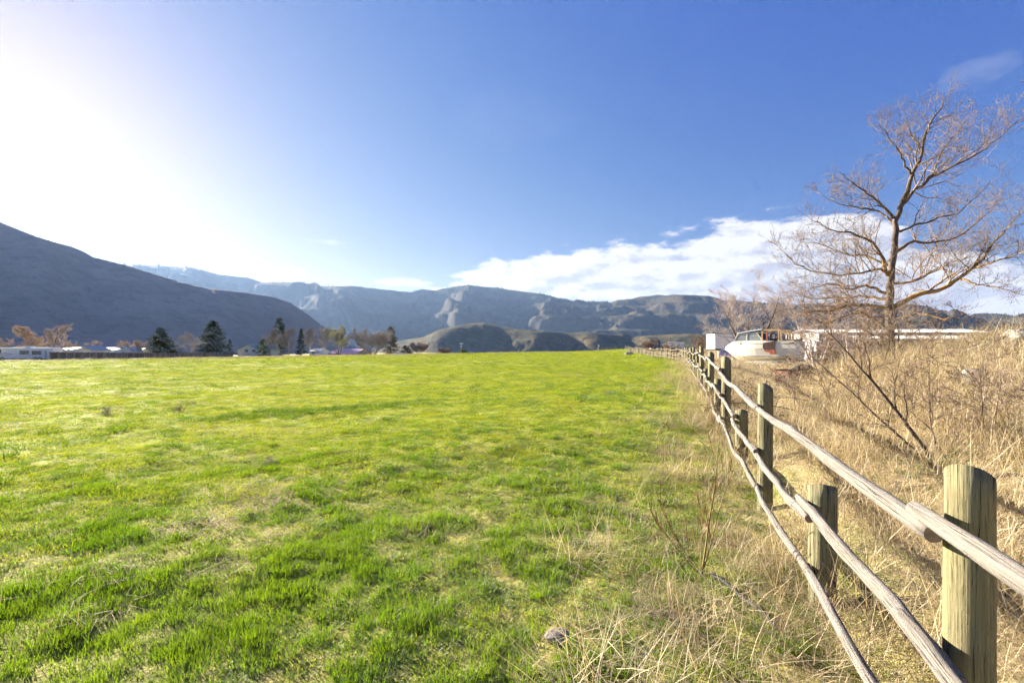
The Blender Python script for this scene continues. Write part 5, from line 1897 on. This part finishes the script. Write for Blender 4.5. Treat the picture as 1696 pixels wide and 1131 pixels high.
def scatter(name, label, pts, rot, scl, coll, nvar, seed):
    """one object: clumps instanced on points"""
    n = len(pts)
    rng = np.random.default_rng(seed)
    me = bpy.data.meshes.new(name)
    me.vertices.add(n); me.vertices.foreach_set('co', np.asarray(pts, np.float32).ravel())
    for nm, ty, arr in (('rot', 'FLOAT_VECTOR', rot), ('scl', 'FLOAT_VECTOR', scl)):
        at = me.attributes.new(nm, ty, 'POINT')
        at.data.foreach_set('vector', np.asarray(arr, np.float32).ravel())
    at = me.attributes.new('idx', 'INT', 'POINT')
    at.data.foreach_set('value', rng.integers(0, nvar, n).astype(np.int32))
    o = bpy.data.objects.new(name, me)
    COL.objects.link(o)
    ng = bpy.data.node_groups.new(name, 'GeometryNodeTree')
    ng.interface.new_socket('Geometry', in_out='INPUT', socket_type='NodeSocketGeometry')
    ng.interface.new_socket('Geometry', in_out='OUTPUT', socket_type='NodeSocketGeometry')
    N, Lk = ng.nodes, ng.links
    gi, go = N.new('NodeGroupInput'), N.new('NodeGroupOutput')
    ci = N.new('GeometryNodeCollectionInfo')
    ci.inputs['Collection'].default_value = coll
    ci.inputs['Separate Children'].default_value = True
    ci.inputs['Reset Children'].default_value = True
    ip = N.new('GeometryNodeInstanceOnPoints')
    ip.inputs['Pick Instance'].default_value = True
    def attr(nm, ty):
        q = N.new('GeometryNodeInputNamedAttribute'); q.data_type = ty; q.inputs['Name'].default_value = nm
        return q.outputs['Attribute']
    Lk.new(gi.outputs[0], ip.inputs['Points'])
    Lk.new(ci.outputs[0], ip.inputs['Instance'])
    Lk.new(attr('idx', 'INT'), ip.inputs['Instance Index'])
    e2r = N.new('FunctionNodeEulerToRotation')
    Lk.new(attr('rot', 'FLOAT_VECTOR'), e2r.inputs[0]); Lk.new(e2r.outputs[0], ip.inputs['Rotation'])
    Lk.new(attr('scl', 'FLOAT_VECTOR'), ip.inputs['Scale'])
    Lk.new(ip.outputs[0], go.inputs[0])
    md = o.modifiers.new('scatter', 'NODES'); md.node_group = ng
    return tag(o, label, None, None, 'stuff')


def ring_points(rings, rng, a0=R(-58), a1=R(58)):
    """random points in view, rings of (r0, r1, per m2, width scale, height scale)"""
    P_, W_, H_ = [], [], []
    for r0, r1, den, ws, hs in rings:
        n = int(den * (r1 * r1 - r0 * r0) * (a1 - a0) / 2)
        r = np.sqrt(rng.uniform(r0 * r0, r1 * r1, n)); a = rng.uniform(a0, a1, n)
        P_.append(np.stack([np.sin(a) * r, np.cos(a) * r], -1)); W_.append(np.full(n, ws)); H_.append(np.full(n, hs))
    return np.vstack(P_), np.concatenate(W_), np.concatenate(H_)


def place(xy, rng, tilt=0.12, dz=-0.005, yaw=None):
    z = ground(xy[:, 0], xy[:, 1]) + dz
    pts = np.column_stack([xy, z])
    rot = np.column_stack([rng.normal(scale=tilt, size=len(xy)), rng.normal(scale=tilt, size=len(xy)), rng.uniform(0, 2 * math.pi, len(xy)) if yaw is None else yaw])
    return pts, rot


def build_grass():
    rng = np.random.default_rng(77)
    C_green = proto_set('green_tuft', M_green, [dict(n=80, rad=.09, h=.034, lean=.5, width=.0034, curve=.8) for _ in range(5)] + [dict(n=75, rad=.075, h=.047, lean=.46, width=.0035, curve=.9) for _ in range(4)])
    C_lime = proto_set('lime_mat', M_lime, [dict(n=150, rad=.20, h=.030, lean=.7, width=.0050, curve=.6, nseg=2) for _ in range(6)])
    C_straw = proto_set('straw_clump', M_straw, [dict(n=80, rad=.26, h=.46, lean=.65, width=.0042, curve=1.3, nseg=4) for _ in range(4)] + [dict(n=70, rad=.28, h=.66, lean=.95, width=.0044, curve=1.3, nseg=5) for _ in range(4)])
    C_mat = proto_set('straw_mat', M_straw, [dict(n=110, rad=.34, h=.42, lean=1.30, width=.0042, curve=.25, nseg=3, lie=True) for _ in range(6)])
    C_thatch = proto_set('thatch', M_straw_grey, [dict(n=70, rad=.20, h=.16, lean=1.35, width=.0034, curve=.3, nseg=2, lie=True) for _ in range(6)])
    C_wisp = proto_set('straw_wisp', M_straw, [dict(n=16, rad=.05, h=.30, lean=.35, width=.0034, curve=1.0, nseg=4) for _ in range(5)])

    def fields(xy):
        x, y = xy[:, 0], xy[:, 1]
        d = fence_d(x, y)
        r = np.hypot(x, y)
        patch = fbm(x * .32 + 5, y * .32, 41, 4)             # lush / thin
        tuft = fbm(x * 1.5, y * 1.5, 51, 3)                  # tufts
        streak = fbm(x * .9 + y * .25, y * .22 - x * .05, 61, 3)
        return x, y, d, r, patch, tuft, streak

    # green tufts over the field
    xy, ws, hs = ring_points([(0.9, 4.2, 240, 1, 1), (4.2, 9, 150, 1.15, 1.05), (9, 18, 44, 1.9, 1.1), (18, 40, 9, 3.2, 1.3), (40, 85, 2.2, 6, 1.6), (85, 175, .5, 11, 2.0)], rng)
    x, y, d, r, patch, tuft, streak = fields(xy)
    fine = fbm(x * 6.0, y * 6.0, 55, 2)
    edge_mix = sstep(-1.9, -.2, d + 3.0 * (patch - .5)) * (1 - sstep(14, 40, r) * .6)       # straw and soil towards the fence
    near_thin = sstep(-3.0, 0.5, x - 0.2 * y) * (1 - sstep(5, 9, r))
    near_green = 1 - sstep(4.5, 10, r + 3.5 * (patch - .5))                                  # lusher close by, shorter turf beyond
    right_green = sstep(-9, 2, x - .02 * y) * (1 - sstep(30, 70, r))
    pr = 0.50 + 0.6 * sstep(.34, .50, tuft * .30 + fine * .50 + patch * .20 + .11 * near_green + .04 * right_green - .02)
    pr *= (1 - .50 * edge_mix) * (1 - .15 * near_thin) * (0.50 + .50 * np.maximum(near_green, .65 * right_green) + .1 * (r > 18))
    pr *= 1 - .75 * sstep(.63, .71, streak) * (r < 6)
    pr *= (d < .2) + (d >= .2) * (.22 + .5 * sstep(.54, .62, patch)) * (1 - sstep(8, 20, d))
    k = rng.random(len(xy)) < pr
    xy_, ws_, hs_ = xy[k], ws[k], hs[k]
    pts, rot = place(xy_, rng)
    t = tuft[k] * .5 + fine[k] * .5
    hh = hs_ * (0.55 + 1.0 * sstep(.40, .66, t)) * rng.uniform(.75, 1.2, len(t)) * (0.75 + .35 * near_green[k])
    sc_ = np.column_stack([ws_ * rng.uniform(.8, 1.25, len(t)), ws_ * rng.uniform(.8, 1.25, len(t)), hh])
    scatter('grass', 'short green grass growing in tufts over the field', pts, rot, sc_, C_green, 9, 1)
    # darker tussocks dotted over the field, and one longer drift of taller grass
    xy, ws, hs = ring_points([(4.5, 9, 1.6, 1.5, 1.7), (9, 20, .75, 1.9, 1.9), (20, 45, .16, 2.6, 2.3), (45, 110, .03, 4, 3.0)], rng)
    x, y, d, r, patch, tuft, streak = fields(xy)
    k = (rng.random(len(xy)) < .15 + .85 * sstep(.45, .62, patch)) & (d < -1)
    u, v = rng.normal(0, 1.2, 260), rng.normal(0, .45, 260)
    dr = np.column_stack([-4.6 + u * .95 - v * .2, 11.2 + u * .55 + v])
    xy2 = np.vstack([xy[k], dr]); w2 = np.concatenate([ws[k], np.full(260, 1.5)]); h2 = np.concatenate([hs[k], np.full(260, 1.5)])
    pts, rot = place(xy2, rng)
    q = rng.uniform(.6, 1.25, len(xy2))
    C_dark = proto_set('dark_tussock', M_dark_green, [dict(n=70, rad=.08, h=.07, lean=.42, width=.0045, curve=.9) for _ in range(4)])
    scatter('tussock_grass', 'darker green tussocks dotted over the field', pts, rot, np.column_stack([w2 * q, w2 * q, h2 * q]), C_dark, 4, 8)
    # low lime turf between the tufts, farther out
    xy, ws, hs = ring_points([(0.9, 5, 34, .8, .9), (5, 10, 56, 1, 1), (10, 20, 32, 1.6, 1.0), (20, 42, 9, 2.8, 1.2), (42, 90, 1.6, 5.5, 1.5), (90, 180, .4, 11, 2.0)], rng)
    x, y, d, r, patch, tuft, streak = fields(xy)
    rim = sstep(80, 130, r + 60 * (patch - .5)) * sstep(10, -40, x)
    pr = (.50 + .65 * sstep(3, 8, r)) * sstep(.80, .55, tuft) * (1 - .8 * sstep(-2.2, .0, d)) * (d < .3) * (1 - .5 * rim)
    k = rng.random(len(xy)) < pr
    pts, rot = place(xy[k], rng, .06)
    q = rng.uniform(.75, 1.3, k.sum())
    scatter('turf', 'low yellow green turf between the grass tufts', pts, rot, np.column_stack([ws[k] * q, ws[k] * q, hs[k] * q]), C_lime, 6, 2)
    # dead thatch on the bare spots
    xy, ws, hs = ring_points([(0.9, 4.5, 46, 1, 1), (4.5, 10, 20, 1.4, 1.1), (10, 22, 5, 2.2, 1.2), (22, 60, .8, 4, 1.5)], rng)
    x, y, d, r, patch, tuft, streak = fields(xy)
    pr = .01 + .6 * sstep(-1.7, 0, d) + .22 * sstep(.62, .70, streak) * (r < 6)
    pr *= (d < 1.0) * (1 - .8 * sstep(12, 40, r) * (d < -3))
    k = rng.random(len(xy)) < pr
    pts, rot = place(xy[k], rng, .1, .004)
    scatter('thatch', 'dead grey grass litter on bare spots of the field', pts, rot, np.column_stack([ws[k], ws[k], hs[k]]), C_thatch, 6, 3)
    # single wisps of last year's straw standing in the field
    xy, ws, hs = ring_points([(0.9, 5, 6, 1, 1), (5, 12, 2.4, 1.1, 1), (12, 30, .5, 1.6, 1.1)], rng)
    x, y, d, r, patch, tuft, streak = fields(xy)
    pr = .015 + .4 * sstep(-1.8, -.4, d) + .10 * sstep(-.5, 1.0, x - .1 * y) * (r < 6)
    k = (rng.random(len(xy)) < pr) & (d < .4)
    pts, rot = place(xy[k], rng, .3)
    q = rng.uniform(.5, 1.25, k.sum())
    scatter('straw_stalk', 'pale dry stalks standing among the green grass', pts, rot, np.column_stack([ws[k] * q, ws[k] * q, hs[k] * q]), C_wisp, 5, 6)
    # tall straw: sparse in the field edge, thick on the bank and in the dry ground beyond
    xy, ws, hs = ring_points([(0.5, 5, 17, .75, .80), (5, 10, 14, 1.0, .95), (10, 20, 6, 1.5, 1.0), (20, 45, 1.9, 2.0, 1.0), (45, 100, .9, 2.6, .95), (100, 190, .5, 3.2, .9)], rng, R(-58), R(64))
    x, y, d, r, patch, tuft, streak = fields(xy)
    bank = sstep(.05, .9, d)
    rim = sstep(85, 125, r + 50 * (patch - .5)) * sstep(0, -50, x) * .35 + .5 * sstep(135, 158, r + 30 * (patch - .5)) * (d < -2)
    pr = bank * (.34 + .6 * sstep(.38, .58, tuft)) * (1 - .55 * sstep(.55, .66, patch) * (r < 20)) + rim
    boatgap = np.exp(-(((x - 19.0) / 4.5) ** 2 + ((y - 35) / 5.5) ** 2))
    pr *= 1 - .95 * boatgap
    pr *= 1 - .75 * (y > 18) * (y < 44) * (x / y > .40) * (x / y < .64)
    pr *= 1 - .9 * (y > 9) * (y < 18.5) * (x / y > .47) * (x / y < .66)
    k = rng.random(len(xy)) < pr
    pts, rot = place(xy[k], rng, .16)
    rot[:, 2] = rng.normal(.4, 1.2, k.sum())
    hh = hs[k] * rng.uniform(.55, 1.15, k.sum()) * (1 - .6 * sstep(1.6, .2, d[k])) * (1 - .5 * (r[k] > 26)) * (1 - .72 * sstep(4.5, 8, y[k]) * (y[k] < 44) * (x[k] / y[k] > .36) * (1 - sstep(.63, .74, x[k] / y[k]))) * np.where(d[k] < 0, .5, 1)
    q = ws[k] * rng.uniform(.8, 1.2, k.sum())
    scatter('dry_grass', 'tall dry straw coloured grass covering the bank', pts, rot, np.column_stack([q, q, hh]), C_straw, 8, 4)
    # brown dead forbs mixed into the bank
    C_forb = proto_set('forb', M_forb, [dict(n=46, rad=.18, h=.50, lean=.7, width=.0040, curve=.9, nseg=4) for _ in range(5)])
    xy, ws, hs = ring_points([(0.5, 6, 10, .8, .75), (6, 12, 7, 1.0, .9), (12, 24, 2.4, 1.6, 1.0)], rng, R(-58), R(64))
    x, y, d, r, patch, tuft, streak = fields(xy)
    k = (rng.random(len(xy)) < .15 + .85 * sstep(.50, .60, patch)) & (d > .5) & ~((y > 9) & (y < 18.5) & (x / y < .66))
    pts, rot = place(xy[k], rng, .3)
    q = rng.uniform(.6, 1.1, k.sum())
    q = q * (1 - .7 * sstep(4.5, 8, y[k]) * (1 - sstep(.63, .74, x[k] / y[k])))
    scatter('dead_forb', 'brown dead weeds mixed into the straw on the bank', pts, rot, np.column_stack([ws[k], ws[k], hs[k] * q]), C_forb, 5, 9)
    # flattened straw beneath it
    xy, ws, hs = ring_points([(0.5, 5, 24, .85, .9), (5, 10, 16, 1.1, 1.0), (10, 20, 5, 1.9, 1.2), (20, 45, 1.2, 3.5, 1.5)], rng, R(-58), R(64))
    x, y, d, r, patch, tuft, streak = fields(xy)
    hollow = (y > 10) & (y < 18.5) & (x / y > .50) & (x / y < .65)
    pr = sstep(-.4, .6, d) * (.95 - .6 * hollow) + .10 * sstep(-2.2, -.4, d) * (d <= .2)
    k = rng.random(len(xy)) < pr
    pts, rot = place(xy[k], rng, .2, .02)
    scatter('flattened_straw', 'flattened dry straw lying on the bank', pts, rot, np.column_stack([ws[k], ws[k], hs[k]]), C_mat, 6, 5)


build_grass()


# ------------------------------------------------------------------ conifers dotted over the far hills
def far_wood():
    A, Rr, h = FAR
    rng = np.random.default_rng(5)
    n = 9000
    px = rng.uniform(180, 1690, n)
    a = np.arctan((px - 848) / 800)
    ai = np.clip(np.searchsorted(A, a), 0, len(A) - 1)
    best = ((h - CAMZ) / Rr[:, None]).argmax(0)[ai]
    ri = np.clip((best - np.abs(rng.normal(0, 26, n))).astype(int), 6, len(Rr) - 1)
    x, y, z = np.sin(a) * Rr[ri], np.cos(a) * Rr[ri], h[ri, ai]
    w = fbm(x * .0016, y * .0016, 71, 3)
    band = np.exp(-((px - 880) / 130) ** 2) + .7 * np.exp(-((px - 1140) / 110) ** 2) + .10 + .25 * (px > 1200)
    k = rng.random(n) < band * sstep(.40, .62, w) * .8
    x, y, z = x[k], y[k], z[k]
    m = len(x)
    hh = rng.uniform(11, 24, m); rr = hh * rng.uniform(.16, .26, m)
    V = np.zeros((m, 7, 3))
    for j in range(6):
        t = j / 6 * 2 * math.pi
        V[:, j] = np.stack([x + np.cos(t) * rr, y + np.sin(t) * rr, z - 1], -1)
    V[:, 6] = np.stack([x, y, z + hh], -1)
    F = (np.arange(m) * 7)[:, None, None] + np.array([(j, (j + 1) % 6, 6) for j in range(6)])[None]
    o = link('far_wood', np_mesh('far_wood', V.reshape(-1, 3), F.reshape(-1, 3)), M_needle)
    tag(o, 'dark conifers dotted over the far hillside', None, None, 'stuff')


far_wood()
# ------------------------------------------------------------------ haze
def build_haze():
    m, t, out = new_mat('haze')
    v = t.add('ShaderNodeVolumePrincipled')
    v.inputs['Color'].default_value = (0.36, 0.57, 1.0, 1)
    v.inputs['Density'].default_value = 3.3e-5
    v.inputs['Anisotropy'].default_value = 0.42
    t.l.new(v.outputs[0], out.inputs['Volume'])
    o = MB().box(-9600, 9600, -9600, 9600, -80, 860).build('haze', m)
    o['kind'] = 'stuff'


build_haze()
